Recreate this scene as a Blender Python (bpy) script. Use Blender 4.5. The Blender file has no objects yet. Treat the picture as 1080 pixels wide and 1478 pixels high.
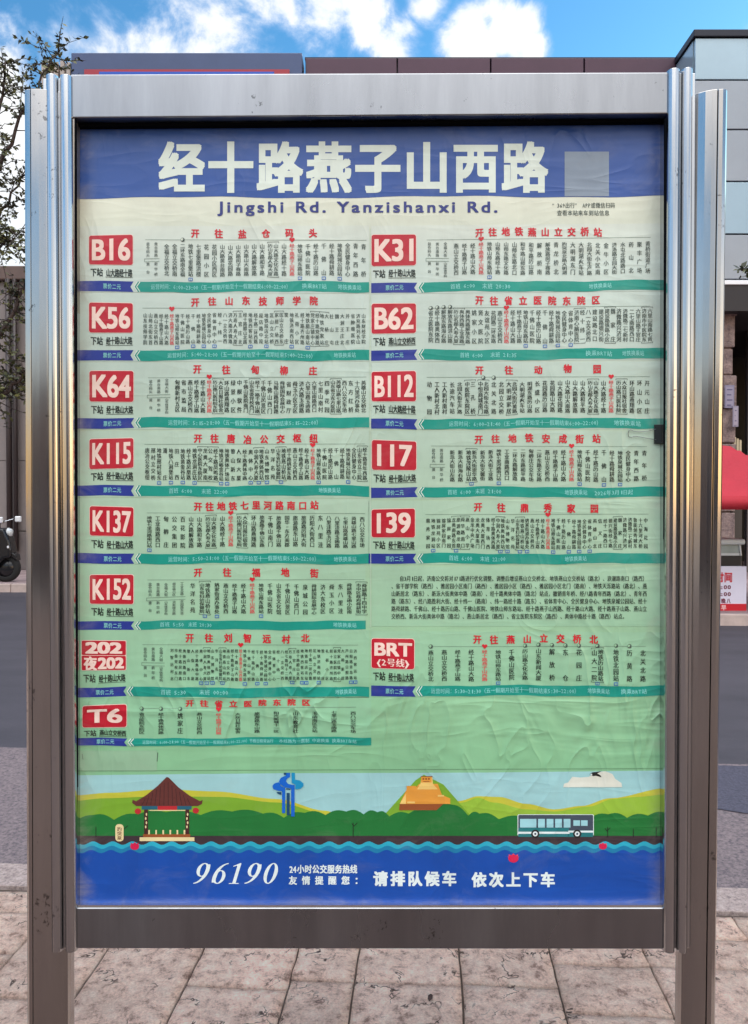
import bpy, bmesh, math, random
from mathutils import Vector, noise as mnoise
R = math.radians
scene = bpy.context.scene
COL = scene.collection

# ------------------------------------------------------------------ camera
F, CX, CY, CAMZ, PITCH = 1100.0, 540.0, 739.0, 1.5, R(0.85)
cam_d = bpy.data.cameras.new('camera')
cam = bpy.data.objects.new('camera', cam_d); COL.objects.link(cam)
cam.location = (0, 0, CAMZ); cam.rotation_euler = (R(90) - PITCH, 0, 0)
cam_d.sensor_fit = 'VERTICAL'; cam_d.sensor_height = 24.0; cam_d.lens = 24.0 * F / 1478.0
cam_d.clip_start = 0.05; cam_d.clip_end = 2000
scene.camera = cam
CAMP = Vector((0, 0, CAMZ))
FWD = Vector((0, math.cos(PITCH), -math.sin(PITCH))); UP = Vector((0, math.sin(PITCH), math.cos(PITCH)))

def ray(px, py):
    return Vector((1, 0, 0)) * ((px - CX) / F) + FWD + UP * ((CY - py) / F)
def at(px, py, Y):                      # where a sight line meets the upright plane at distance Y
    d = ray(px, py); return CAMP + d * (Y / d.y)

# ------------------------------------------------------------------ world, sun, exposure
SUN_EL, SUN_AZ = 10.5, 57.0             # azimuth clockwise from +Y (towards +X)
world = bpy.data.worlds.new('World'); scene.world = world; world.use_nodes = True
def build_world():
    nt = world.node_tree; nt.nodes.clear()
    N, L = nt.nodes.new, nt.links.new
    out = N('ShaderNodeOutputWorld'); bg = N('ShaderNodeBackground'); bg.inputs['Strength'].default_value = 0.1
    L(bg.outputs[0], out.inputs[0])
    sky = N('ShaderNodeTexSky'); sky.sky_type = 'NISHITA'; sky.sun_disc = False
    sky.sun_elevation = R(SUN_EL); sky.sun_rotation = R(SUN_AZ)
    sky.air_density = 1.1; sky.dust_density = 1.2; sky.ozone_density = 2.4; sky.altitude = 50
    tc = N('ShaderNodeTexCoord')
    def mth(op, a, b=None, c=None, clamp=False):
        n = N('ShaderNodeMath'); n.operation = op; n.use_clamp = clamp
        for i, v in enumerate((a, b, c)):
            if v is None: continue
            if isinstance(v, (int, float)): n.inputs[i].default_value = v
            else: L(v, n.inputs[i])
        return n.outputs[0]
    nrm = N('ShaderNodeVectorMath'); nrm.operation = 'NORMALIZE'; L(tc.outputs['Generated'], nrm.inputs[0])
    D = nrm.outputs[0]
    def noise(scale, detail, rough, off=(0, 0, 0), dist=0.0, sc=(1, 1, 1)):
        mp = N('ShaderNodeMapping'); mp.inputs['Location'].default_value = off; mp.inputs['Scale'].default_value = sc; L(D, mp.inputs[0])
        n = N('ShaderNodeTexNoise'); n.inputs['Scale'].default_value = scale; n.inputs['Detail'].default_value = detail
        n.inputs['Roughness'].default_value = rough; n.inputs['Distortion'].default_value = dist; L(mp.outputs[0], n.inputs['Vector'])
        return n.outputs[0]
    # heaps of cloud; None rows are unseen, added for light and reflections: (px, py, radius, weight)
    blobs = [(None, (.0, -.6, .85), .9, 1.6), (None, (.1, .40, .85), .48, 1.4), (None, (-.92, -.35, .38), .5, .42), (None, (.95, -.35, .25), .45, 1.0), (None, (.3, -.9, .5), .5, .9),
             (735, 48, 0.055, 1.1), (690, 72, 0.060, 1.0), (770, 72, 0.035, 0.9), (528, 45, 0.050, 0.75), (470, 30, 0.060, 0.55),
             (560, 78, 0.050, 0.9), (330, 40, 0.10, 0.50), (200, 60, 0.09, 0.40), (620, 5, 0.03, 0.6), (15, 260, 0.12, 1.25), (-60, 180, 0.12, 0.9),
             (20, 340, 0.10, 1.2), (420, 10, 0.05, 0.45), (1500, 200, 0.25, 0.8), (-700, 100, 0.3, 0.5)]
    acc = None
    for px, py, r, w in blobs:
        c = Vector(py).normalized() if px is None else ray(px, py).normalized()
        dn = N('ShaderNodeVectorMath'); dn.operation = 'DISTANCE'; L(D, dn.inputs[0]); dn.inputs[1].default_value = c
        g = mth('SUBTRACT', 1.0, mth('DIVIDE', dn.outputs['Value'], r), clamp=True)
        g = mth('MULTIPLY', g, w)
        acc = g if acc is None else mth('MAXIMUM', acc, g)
    n1 = noise(12.0, 10, 0.62, (3, 1, 7), 0.3)
    n2 = noise(2.3, 5, 0.55, (1, 8, 2), 0.5, (1, 1, 2.2))
    fine = mth('MULTIPLY', mth('SUBTRACT', n1, 0.5), 2.0)
    dens = mth('ADD', mth('ADD', acc, mth('MULTIPLY', fine, 0.78)), mth('MULTIPLY', mth('SUBTRACT', n2, 0.60), 1.2))
    mask = N('ShaderNodeMapRange'); mask.interpolation_type = 'SMOOTHSTEP'
    mask.inputs['From Min'].default_value = 0.02; mask.inputs['From Max'].default_value = 0.52; L(dens, mask.inputs['Value'])
    cr = N('ShaderNodeValToRGB'); cr.color_ramp.elements[0].position = 0.2; cr.color_ramp.elements[0].color = (0.60, 0.74, 1.0, 1)
    cr.color_ramp.elements[1].position = 0.75; cr.color_ramp.elements[1].color = (1.0, 1.0, 1.0, 1); L(mask.outputs[0], cr.inputs[0])
    sepd = N('ShaderNodeSeparateXYZ'); L(D, sepd.inputs[0])
    cb = N('ShaderNodeVectorMath'); cb.operation = 'SCALE'; L(cr.outputs[0], cb.inputs[0]); L(mth('ADD', CLOUD, mth('MULTIPLY', mth('MULTIPLY', mth('MULTIPLY', mth('SUBTRACT', 0.75, sepd.outputs[1]), 1.6, None, True), mth('SUBTRACT', mth('MULTIPLY', sepd.outputs[2], 2.0), 0.75, None, True)), UNSEEN_FILL)), cb.inputs['Scale'])
    # warm evening band low over the horizon, strongest on the sunward (right) side
    sep = N('ShaderNodeSeparateXYZ'); L(D, sep.inputs[0])
    ev = N('ShaderNodeValToRGB'); e_ = ev.color_ramp.elements
    e_[0].position = 0.0; e_[0].color = (1.0, 0.56, 0.20, 1); e_[1].position = 1.0; e_[1].color = (0.80, 0.90, 1.0, 1)
    for p_, c_ in ((0.25, (1.0, 0.62, 0.26, 1)), (0.50, (1.0, 0.82, 0.56, 1)), (0.75, (1.0, 0.97, 0.92, 1))): x_ = e_.new(p_); x_.color = c_
    L(mth('MULTIPLY', sep.outputs[2], 2.6, None, True), ev.inputs[0])
    side = mth('ADD', GLOW_LEFT, mth('MULTIPLY', mth('ADD', mth('MULTIPLY', sep.outputs[0], 0.9), 0.1, None, True), GLOW_RIGHT))
    gcol = N('ShaderNodeVectorMath'); gcol.operation = 'SCALE'; L(ev.outputs[0], gcol.inputs[0]); L(side, gcol.inputs['Scale'])
    band = mth('MULTIPLY', mth('SUBTRACT', 1.15, mth('MULTIPLY', mth('ABSOLUTE', sep.outputs[2], 0), 2.9), None, True), 0.9)
    tin = N('ShaderNodeVectorMath'); tin.operation = 'MULTIPLY'; L(sky.outputs[0], tin.inputs[0]); tin.inputs[1].default_value = SKYTINT
    gold = N('ShaderNodeMix'); gold.data_type = 'RGBA'; L(band, gold.inputs[0]); L(tin.outputs[0], gold.inputs[6])
    L(gcol.outputs[0], gold.inputs[7])
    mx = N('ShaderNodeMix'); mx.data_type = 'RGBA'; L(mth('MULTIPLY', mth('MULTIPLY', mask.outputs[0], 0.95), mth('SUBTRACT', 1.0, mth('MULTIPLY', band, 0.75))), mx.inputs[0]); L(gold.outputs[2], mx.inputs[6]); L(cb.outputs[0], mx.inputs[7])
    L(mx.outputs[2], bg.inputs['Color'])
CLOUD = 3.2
UNSEEN_FILL = 11.0  # extra brightness of unseen clouds behind and overhead, lighting poster and ground
GLOW_LEFT, GLOW_RIGHT = 3.2, 11.0
SKYTINT = (0.37, 0.74, 0.93)
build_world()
sun_d = bpy.data.lights.new('sun', 'SUN'); sun_d.energy = 3.0; sun_d.angle = R(0.5); sun_d.color = (1.0, 0.86, 0.68)
sun = bpy.data.objects.new('sun', sun_d); COL.objects.link(sun)
sdir = Vector((math.sin(R(SUN_AZ)) * math.cos(R(SUN_EL)), math.cos(R(SUN_AZ)) * math.cos(R(SUN_EL)), math.sin(R(SUN_EL))))
sun.rotation_euler = sdir.to_track_quat('Z', 'Y').to_euler(); sun.location = (0, 0, 30)
vs = scene.view_settings
scene.display_settings.display_device = 'sRGB'
vs.view_transform = 'Standard'; vs.look = 'None'; vs.gamma = 1.0; vs.use_curve_mapping = False
vs.exposure = 1.88

# ------------------------------------------------------------------ helpers
def lin(r, g, b):
    f = lambda c: c / 12.92 if c <= 0.04045 else ((c + 0.055) / 1.055) ** 2.4
    return (f(r / 255), f(g / 255), f(b / 255), 1.0)

class MB:
    """collects shapes, then links them as ONE mesh object"""
    def __init__(s): s.v, s.f, s.mi = [], [], []
    def add(s, verts, faces, m=0):
        o = len(s.v); s.v.extend([tuple(p) for p in verts]); s.f.extend([tuple(i + o for i in f) for f in faces]); s.mi.extend([m] * len(faces)); return s
    def box(s, x0, x1, y0, y1, z0, z1, m=0):
        v = [(x0, y0, z0), (x1, y0, z0), (x1, y1, z0), (x0, y1, z0), (x0, y0, z1), (x1, y0, z1), (x1, y1, z1), (x0, y1, z1)]
        return s.add(v, [(0, 3, 2, 1), (4, 5, 6, 7), (0, 1, 5, 4), (1, 2, 6, 5), (2, 3, 7, 6), (3, 0, 4, 7)], m)
    def prism(s, poly, z0, z1, m=0, shear=(0, 0)):       # plan outline pushed up from z0 to z1
        n = len(poly); v = [(x + shear[0], y + shear[1], z0) for x, y in poly] + [(x, y, z1) for x, y in poly]
        return s.add(v, [tuple(range(n))[::-1], tuple(range(n, 2 * n))] + [(i, (i + 1) % n, n + (i + 1) % n, n + i) for i in range(n)], m)
    def extrude(s, pts, vec, m=0):                        # any flat outline pushed along vec
        n = len(pts); vec = Vector(vec); v = [Vector(p) for p in pts]; v += [p + vec for p in v]
        return s.add(v, [tuple(range(n)), tuple(range(n, 2 * n))[::-1]] + [(i, n + i, n + (i + 1) % n, (i + 1) % n) for i in range(n)], m)
    def tube(s, pts, rad, seg=8, m=0):
        pts = [Vector(p) for p in pts]; n = len(pts)
        rad = rad if isinstance(rad, (list, tuple)) else [rad] * n
        vs_, fs = [], []
        up = Vector((0.13, 0.21, 0.97))
        for i, p in enumerate(pts):
            t = (pts[min(i + 1, n - 1)] - pts[max(i - 1, 0)]).normalized()
            a = t.cross(up)
            if a.length < 0.05: a = t.cross(Vector((1, 0, 0)))
            a.normalize(); b = t.cross(a)
            for k in range(seg):
                q = 2 * math.pi * k / seg; vs_.append(p + (a * math.cos(q) + b * math.sin(q)) * rad[i])
        for i in range(n - 1):
            for k in range(seg):
                fs.append((i * seg + k, i * seg + (k + 1) % seg, (i + 1) * seg + (k + 1) % seg, (i + 1) * seg + k))
        fs.append(tuple(range(seg))[::-1]); fs.append(tuple(range((n - 1) * seg, n * seg)))
        return s.add(vs_, fs, m)
    def lathe(s, c, prof, seg=24, axis='z', m=0):         # prof: (radius, height) pairs
        vs_, fs = [], []; n = len(prof)
        for r, h in prof:
            for k in range(seg):
                q = 2 * math.pi * k / seg; a, b = r * math.cos(q), r * math.sin(q)
                vs_.append((c[0] + a, c[1] + b, c[2] + h) if axis == 'z' else (c[0] + a, c[1] + h, c[2] + b) if axis == 'y' else (c[0] + h, c[1] + a, c[2] + b))
        for i in range(n - 1):
            for k in range(seg):
                fs.append((i * seg + k, i * seg + (k + 1) % seg, (i + 1) * seg + (k + 1) % seg, (i + 1) * seg + k))
        return s.add(vs_, fs, m)
    def build(s, name, mats, parent=None, origin=None, bevel=0, seg=2, smooth=False):
        mats = mats if isinstance(mats, (list, tuple)) else [mats]
        org = Vector(origin) if origin is not None else (ORG.get(parent.name, Vector((0, 0, 0))) if parent else Vector((0, 0, 0)))
        me = bpy.data.meshes.new(name)
        me.from_pydata([(x - org.x, y - org.y, z - org.z) for x, y, z in s.v], [], s.f)
        for mt in mats: me.materials.append(mt)
        me.polygons.foreach_set('material_index', s.mi)
        if smooth: me.polygons.foreach_set('use_smooth', [True] * len(s.f))
        me.update()
        o = bpy.data.objects.new(name, me); COL.objects.link(o)
        if parent: o.parent = parent; o.location = (0, 0, 0)
        else: o.location = org
        ORG[o.name] = org
        if bevel:
            b = o.modifiers.new('bevel', 'BEVEL'); b.width = bevel; b.segments = seg; b.limit_method = 'ANGLE'; b.angle_limit = R(35)
        return o
ORG = {}
def tag(o, label=None, cat=None, group=None, kind=None):
    if label: o['label'] = label
    if cat: o['category'] = cat
    if group: o['group'] = group
    if kind: o['kind'] = kind
    return o
def thing(name, loc, label, cat, group=None):
    o = bpy.data.objects.new(name, None); COL.objects.link(o); o.location = loc; o.empty_display_size = 0.1
    ORG[o.name] = Vector(loc); return tag(o, label, cat, group)

# ---- materials
def mat(name, col, rough=0.6, metal=0.0, spec=0.5, noise=0.0, nscale=8.0, bump=0.0, bscale=40.0, stretch=(1, 1, 1), dark=None):
    m = bpy.data.materials.new(name); m.use_nodes = True; nt = m.node_tree; p = nt.nodes['Principled BSDF']
    p.inputs['Base Color'].default_value = col; p.inputs['Roughness'].default_value = rough
    p.inputs['Metallic'].default_value = metal; p.inputs['Specular IOR Level'].default_value = spec
    N, L = nt.nodes.new, nt.links.new
    if noise or bump:
        g = N('ShaderNodeNewGeometry'); mp = N('ShaderNodeMapping'); mp.inputs['Scale'].default_value = stretch; L(g.outputs['Position'], mp.inputs[0])
    if noise:
        n = N('ShaderNodeTexNoise'); n.inputs['Scale'].default_value = nscale; n.inputs['Detail'].default_value = 6; n.inputs['Roughness'].default_value = 0.65; L(mp.outputs[0], n.inputs['Vector'])
        r = N('ShaderNodeValToRGB'); r.color_ramp.elements[0].position = 0.3; r.color_ramp.elements[1].position = 0.72
        d = dark or tuple(c * (1 - noise) for c in col[:3]) + (1,)
        r.color_ramp.elements[0].color = d; r.color_ramp.elements[1].color = col
        L(n.outputs[0], r.inputs[0]); L(r.outputs[0], p.inputs['Base Color'])
    if bump:
        n2 = N('ShaderNodeTexNoise'); n2.inputs['Scale'].default_value = bscale; n2.inputs['Detail'].default_value = 8; n2.inputs['Roughness'].default_value = 0.7; L(mp.outputs[0], n2.inputs['Vector'])
        b = N('ShaderNodeBump'); b.inputs['Strength'].default_value = 1.0; b.inputs['Distance'].default_value = bump; L(n2.outputs[0], b.inputs['Height']); L(b.outputs[0], p.inputs['Normal'])
    return m

def steel(name, base=0.62, rough=0.2, tint=(1, 1, 1), pit=0.40):
    m = bpy.data.materials.new(name); m.use_nodes = True; nt = m.node_tree; p = nt.nodes['Principled BSDF']; N, L = nt.nodes.new, nt.links.new
    p.inputs['Metallic'].default_value = 1.0
    g = N('ShaderNodeNewGeometry')
    def nz(scale, sc, detail, rgh=0.6):
        mp = N('ShaderNodeMapping'); mp.inputs['Scale'].default_value = sc; L(g.outputs['Position'], mp.inputs[0])
        n = N('ShaderNodeTexNoise'); n.inputs['Scale'].default_value = scale; n.inputs['Detail'].default_value = detail; n.inputs['Roughness'].default_value = rgh; L(mp.outputs[0], n.inputs['Vector']); return n.outputs[0]
    # dark scuffs and corrosion pits, sparse
    a = nz(95, (1, 1, 0.8), 4, 0.7); b = nz(13, (1, 1, 1), 2)
    mu = N('ShaderNodeMath'); mu.operation = 'MULTIPLY'; L(a, mu.inputs[0]); L(b, mu.inputs[1])
    r = N('ShaderNodeValToRGB'); r.color_ramp.elements[0].position = pit; r.color_ramp.elements[1].position = pit + .03
    c = tuple(base * t for t in tint)
    r.color_ramp.elements[0].color = c + (1,); r.color_ramp.elements[1].color = tuple(x * 0.42 for x in c) + (1,); L(mu.outputs[0], r.inputs[0])
    # faint dulling film
    d = nz(3.5, (1, 1, 0.4), 5); r2 = N('ShaderNodeMapRange'); r2.inputs['To Min'].default_value = rough * 0.75; r2.inputs['To Max'].default_value = rough * 1.45
    r2.inputs['From Min'].default_value = 0.3; r2.inputs['From Max'].default_value = 0.7; L(d, r2.inputs['Value']); L(r2.outputs[0], p.inputs['Roughness'])
    st = N('ShaderNodeMapRange'); st.inputs['From Min'].default_value = .32; st.inputs['From Max'].default_value = .68; st.inputs['To Min'].default_value = .84; st.inputs['To Max'].default_value = 1.08; L(nz(11, (1, 1, 0.12), 6, .7), st.inputs['Value'])
    vm = N('ShaderNodeVectorMath'); vm.operation = 'SCALE'; L(r.outputs[0], vm.inputs[0]); L(st.outputs[0], vm.inputs['Scale']); L(vm.outputs[0], p.inputs['Base Color'])
    # brushed grain and shallow waviness of the folded sheet
    e = nz(140, (1, 1, 0.02), 3); w = nz(7, (1, 1, 0.35), 2)
    ad = N('ShaderNodeMath'); ad.operation = 'MULTIPLY_ADD'; L(w, ad.inputs[0]); ad.inputs[1].default_value = 5.0; L(e, ad.inputs[2])
    bp = N('ShaderNodeBump'); bp.inputs['Strength'].default_value = 0.5; bp.inputs['Distance'].default_value = 0.0002; L(ad.outputs[0], bp.inputs['Height']); L(bp.outputs[0], p.inputs['Normal'])
    return m

# one shared node group: creases and bagginess of the laminated print, and its grime
def film_group():
    ng = bpy.data.node_groups.new('laminate_creases', 'ShaderNodeTree')
    ng.interface.new_socket('Normal', in_out='OUTPUT', socket_type='NodeSocketVector')
    ng.interface.new_socket('Dust', in_out='OUTPUT', socket_type='NodeSocketFloat')
    ng.interface.new_socket('Wear', in_out='OUTPUT', socket_type='NodeSocketFloat')
    N, L = ng.nodes.new, ng.links.new
    out = N('NodeGroupOutput'); g = N('ShaderNodeNewGeometry')
    def nz(scale, sc, detail, rgh=0.55, dist=0.0, rot=0.0):
        mp = N('ShaderNodeMapping'); mp.inputs['Scale'].default_value = sc; mp.inputs['Rotation'].default_value = (0, rot, 0); L(g.outputs['Position'], mp.inputs[0])
        n = N('ShaderNodeTexNoise'); n.inputs['Scale'].default_value = scale; n.inputs['Detail'].default_value = detail
        n.inputs['Roughness'].default_value = rgh; n.inputs['Distortion'].default_value = dist; L(mp.outputs[0], n.inputs['Vector']); return n.outputs[0]
    def mth(op, a, b, clamp=False):
        n = N('ShaderNodeMath'); n.operation = op; n.use_clamp = clamp
        for i, v in enumerate((a, b)):
            if isinstance(v, (int, float)): n.inputs[i].default_value = v
            else: L(v, n.inputs[i])
        return n.outputs[0]
    def ridge(n, p):
        return mth('POWER', mth('SUBTRACT', 1.0, mth('MULTIPLY', mth('ABSOLUTE', mth('SUBTRACT', n, 0.5), 0), 5.0), True), p)
    soft = nz(4.0, (1, 1, 0.6), 2)
    r1 = ridge(nz(5.5, (1.6, 1, 0.8), 2, 0.5, 1.4, 0.5), 2.5)
    r2 = ridge(nz(6.5, (0.55, 1, 2.6), 2, 0.5, 0.6, -0.12), 1.6)
    m1 = mth('MULTIPLY', mth('SUBTRACT', nz(2.6, (1, 1, 1), 1), 0.42), 5.0, True)
    sep = N('ShaderNodeSeparateXYZ'); L(g.outputs['Position'], sep.inputs[0])
    # creasing grows towards the right edge and the blank lower field
    rgt = mth('MULTIPLY', mth('SUBTRACT', sep.outputs[0], 0.18), 1.6, True)
    low = mth('SUBTRACT', 1.0, mth('MULTIPLY', mth('ABSOLUTE', mth('SUBTRACT', sep.outputs[2], 1.06), 0), 7.0), True)
    amt = mth('ADD', 0.3, mth('ADD', mth('MULTIPLY', rgt, 0.5), mth('MULTIPLY', low, 0.9)))
    cre = mth('MULTIPLY', mth('ADD', mth('MULTIPLY', r1, m1), mth('MULTIPLY', r2, 0.45)), amt)
    h = mth('ADD', mth('MULTIPLY', soft, 3.4), cre)
    bp = N('ShaderNodeBump'); bp.inputs['Strength'].default_value = 1.0; bp.inputs['Distance'].default_value = 0.0028; L(h, bp.inputs['Height'])
    L(bp.outputs[0], out.inputs['Normal'])
    wr = N('ShaderNodeMapRange'); wr.inputs['From Min'].default_value = 0.3; wr.inputs['From Max'].default_value = 0.62
    wr.inputs['To Min'].default_value = 0.84; wr.inputs['To Max'].default_value = 1.0; L(nz(5.0, (1, 1, 0.5), 7, 0.68, 0.6), wr.inputs['Value'])
    L(wr.outputs[0], out.inputs['Wear'])
    edge = mth('MULTIPLY', mth('SUBTRACT', DUST_Z, sep.outputs[2]), 16.0, True)
    sid = mth('MULTIPLY', mth('SUBTRACT', mth('ABSOLUTE', mth('ADD', sep.outputs[0], 0.005), 0), 0.575), 26.0, True)
    blot = mth('MULTIPLY', mth('SUBTRACT', nz(9.0, (1, 1, 1.6), 8, 0.7, 0.8), 0.42), 3.2, True)
    du = mth('ADD', mth('MULTIPLY', mth('ADD', edge, mth('MULTIPLY', sid, 0.5)), blot), mth('MULTIPLY', mth('SUBTRACT', blot, 0.35, True), 0.16))
    L(mth('MINIMUM', mth('ADD', du, 0.015), 0.75), out.inputs['Dust'])
    return ng
DUST_Z = at(540, 1292, 1.59).z
FILM = film_group()
def printed(name, col, ramp=None, rough=0.33):
    m = bpy.data.materials.new(name); m.use_nodes = True; nt = m.node_tree; p = nt.nodes['Principled BSDF']; N, L = nt.nodes.new, nt.links.new
    p.inputs['Roughness'].default_value = rough; p.inputs['Specular IOR Level'].default_value = 0.45
    fg = N('ShaderNodeGroup'); fg.node_tree = FILM; L(fg.outputs['Normal'], p.inputs['Normal'])
    vm = N('ShaderNodeVectorMath'); vm.operation = 'SCALE'; L(fg.outputs['Wear'], vm.inputs['Scale'])
    if ramp:                                   # printed tint that runs down the sheet
        g = N('ShaderNodeNewGeometry'); s = N('ShaderNodeSeparateXYZ'); L(g.outputs['Position'], s.inputs[0])
        mr = N('ShaderNodeMapRange'); z0, z1 = ramp[0][0], ramp[-1][0]; mr.inputs['From Min'].default_value = z0; mr.inputs['From Max'].default_value = z1; L(s.outputs[2], mr.inputs['Value'])
        cr = N('ShaderNodeValToRGB'); els = cr.color_ramp.elements
        while len(els) < len(ramp): els.new(0.5)
        for e, (z, c) in zip(els, ramp): e.position = (z - z0) / (z1 - z0); e.color = c
        L(mr.outputs[0], cr.inputs[0]); L(cr.outputs[0], vm.inputs[0])
    else: vm.inputs[0].default_value = col[:3]
    dm = N('ShaderNodeMix'); dm.data_type = 'RGBA'; L(fg.outputs['Dust'], dm.inputs[0]); L(vm.outputs[0], dm.inputs[6]); dm.inputs[7].default_value = lin(168, 160, 148)
    L(dm.outputs[2], p.inputs['Base Color']); return m

# ------------------------------------------------------------------ the bus stop sign
YF = 1.575                                    # front of the rails
PT, PB = at(540, 176, 1.612), at(540, 1310, 1.590)
PSL = (PT.y - PB.y) / (PT.z - PB.z)
def PP(px, py, layer=0.0):                    # a point of the poster plane (leans back a little towards the top)
    d = ray(px, py); t = (PB.y + PSL * (CAMP.z - PB.z)) / (d.y - PSL * d.z)
    p = CAMP + d * t; return (p.x, p.y - layer * 0.00035, p.z)
def pz(py): return PP(540, py)[2]

M_steel = steel('brushed_steel', 0.56, 0.15, (.97, .98, 1.0))
M_rail = steel('satin_steel_rail', 0.32, 0.28, (.96, .98, 1.04))
M_post = steel('post_steel', 0.50, 0.15, (1, .955, .92), .385)
M_black = mat('black_rubber', lin(14, 16, 20), 0.95, spec=0.03)
SIGN = thing('bus_stop_sign', (0.0, 1.62, 0.0), 'tall steel framed bus stop board with green route poster standing on the pavement', 'bus stop sign')

def mm(px, py, Y): return at(px, py, Y).x
# posts: oval folded steel columns, with a seam along the nose
zp = at(45, 128, 1.565).z
def post(side):
    if side < 0: pr = [(93, 42), (93, 26), (90, 19), (84, 12), (76, 6), (66, 2), (56, 0), (44.6, 0)], [(43.4, 0.6), (38, 2), (34, 6), (31.5, 14), (31.5, 30), (34, 40), (44, 47), (92, 47)]
    else: pr = [(1004, 46), (1004, 34), (1007, 25), (1013, 16), (1021, 8), (1029, 3), (1036, .6)], [(1037.8, 0.6), (1044, 0), (1049, 2), (1052, 7), (1053, 16), (1052, 36), (1042, 48), (1004, 48)]
    seamx = 44 if side < 0 else 1037
    P = lambda L_: [(at(x, 140, 1.565).x, 1.565 + d / 1000) for x, d in L_]
    a, b = P(pr[0]), P(pr[1]); s = mm(seamx, 140, 1.565)
    poly = a + [(s - side * -0.0001, 1.572), ] + b
    if side < 0: poly = poly[::-1]
    # smooth the outline a little (Chaikin) while the seam stays sharp
    mb = MB(); sh = (-0.009 if side < 0 else -0.015, 0)
    mb.prism(poly, 0.0, zp, 0, sh)
    o = mb.build('post', M_post, SIGN, bevel=0.0022, seg=3)
    for pl in o.data.polygons: pl.use_smooth = False
    return o
post(-1); post(1)

# two slim half-round ribs each side, between post and poster
def rib(px0, px1, pyt, pyb):
    x0, x1 = mm(px0, 110, 1.562), mm(px1, 110, 1.562); w = x1 - x0; c = (x0 + x1) / 2
    pts = [(x1, 1.625), (x1, 1.580)]
    for k in range(1, 12):
        q = math.pi * k / 12; pts.append((c + w / 2 * math.cos(q), 1.580 - 0.0165 * math.sin(q) ** 0.8))
    pts += [(x0, 1.580), (x0, 1.625)]
    mb = MB(); mb.prism(pts, at(540, pyb, 1.57).z, at(540, pyt, 1.57).z)
    o = mb.build('rib', M_steel, SIGN, bevel=0.001, seg=2); return o
rib(63, 80.5, 108, 1373); rib(83, 101.5, 109, 1373); rib(966.5, 985, 100, 1374); rib(987, 1003.5, 99, 1374)

for a_, b_, t_, e_ in ((62, 103, 110, 1371), (965.5, 1004, 102, 1372)):
    MB().box(mm(a_, 110, 1.578), mm(b_, 110, 1.578), 1.5785, 1.640, at(540, e_, 1.57).z, at(540, t_, 1.57).z).build('rib_web', M_steel, SIGN, bevel=.001)
def slab_from_px(corners, Y, depth):           # corners tl tr br bl on the plane Y, pushed back
    p = [at(x, y, Y) for x, y in corners]; mb = MB()
    mb.extrude([p[0], p[3], p[2], p[1]], (0, depth, 0)); return mb
slab_from_px([(101.5, 107), (966.5, 104), (966.5, 164), (101.5, 170)], YF, 0.085).build('top_rail', M_rail, SIGN, bevel=0.0025, seg=3)
slab_from_px([(102, 1311), (964, 1311), (964, 1370), (102, 1369)], YF, 0.085).build('bottom_rail', M_rail, SIGN, bevel=0.002, seg=3)
# ledge strip brightened as a caught highlight; black edge strips for recess shade
slab_from_px([(106, 1306.5), (962, 1306.5), (962, 1310.2), (106, 1310.2)], 1.578, 0.012).build('ledge_strip', mat('polished_edge', (0.8, 0.8, 0.8, 1), 0.25, 1.0), SIGN)  # paler metal paints the light caught along the ledge
slab_from_px([(102, 171), (107.5, 171), (107.5, 1309), (106, 1309)], 1.5765, 0.03).build('jamb_strip', steel('dull_jamb', .42, .42, (1, .9, .8)), SIGN, bevel=.001)
g = MB()
for tl_, tr_, bl_, br_, fy in ((107.6, 109.6, 110, 112, 1.577), (960, 966.5, 958, 964.5, 1.576)):
    c_ = [at(x, y, fy) for x, y in ((tl_, 171), (bl_, 1309), (br_, 1309), (tr_, 171))]; g.extrude(c_, (0, .006, 0))
c_ = [at(x, y, 1.598) for x, y in ((106, 150), (106, 182.5), (958, 175.5), (958, 150))]; g.extrude(c_, (0, .04, 0))
g.build('gasket', M_black, SIGN)  # black strips also stand in for recess shade at top and right
# pressed sheet back of the case
a, b = PP(98, 150), PP(966, 1330)
MB().box(a[0], b[0], 1.622, 1.655, b[2], a[2]).build('back_panel', mat('galvanised_sheet', lin(150, 152, 155), 0.45, 0.6, noise=0.3), SIGN, bevel=0.002)

# ---- printed colours
C_paper_ramp = [(pz(1310), lin(128, 186, 142)), (pz(1100), lin(136, 192, 146)), (pz(980), lin(148, 196, 154)), (pz(860), lin(162, 200, 162)),
                (pz(700), lin(178, 203, 174)), (pz(520), lin(190, 206, 188)), (pz(380), lin(204, 216, 200)), (pz(310), lin(218, 222, 202)), (pz(280), lin(224, 226, 206))]
C_strip_ramp = [(z, tuple(min(1, c * f) for c, f in zip(col[:3], (0.985, 1.0, 1.06))) + (1,)) for z, col in C_paper_ramp]
M_paper = printed('poster_paper', None, C_paper_ramp)
M_strip = printed('route_strip_paper', None, C_strip_ramp)
M_hblue = printed('header_blue', lin(48, 84, 156))
M_white = printed('print_white', lin(222, 232, 220))
M_cream = printed('print_cream', lin(244, 214, 200))
M_red = printed('plate_red', lin(188, 22, 44))
M_tred = printed('title_red', lin(206, 28, 46))
M_sred = printed('stop_red', lin(216, 74, 80))
M_ink = printed('print_ink', lin(34, 46, 40))
M_ink2 = printed('print_ink_pale', lin(70, 84, 78))
M_iblue = printed('print_navy', lin(48, 58, 128))
M_teal = printed('band_teal', lin(14, 148, 130))
M_bband = printed('band_blue', lin(34, 52, 142))
M_lblue = printed('band_text', lin(140, 214, 206))
M_metro = printed('metro_mark_blue', lin(60, 106, 176))
M_rule = printed('rule_grey', lin(110, 132, 116))
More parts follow.
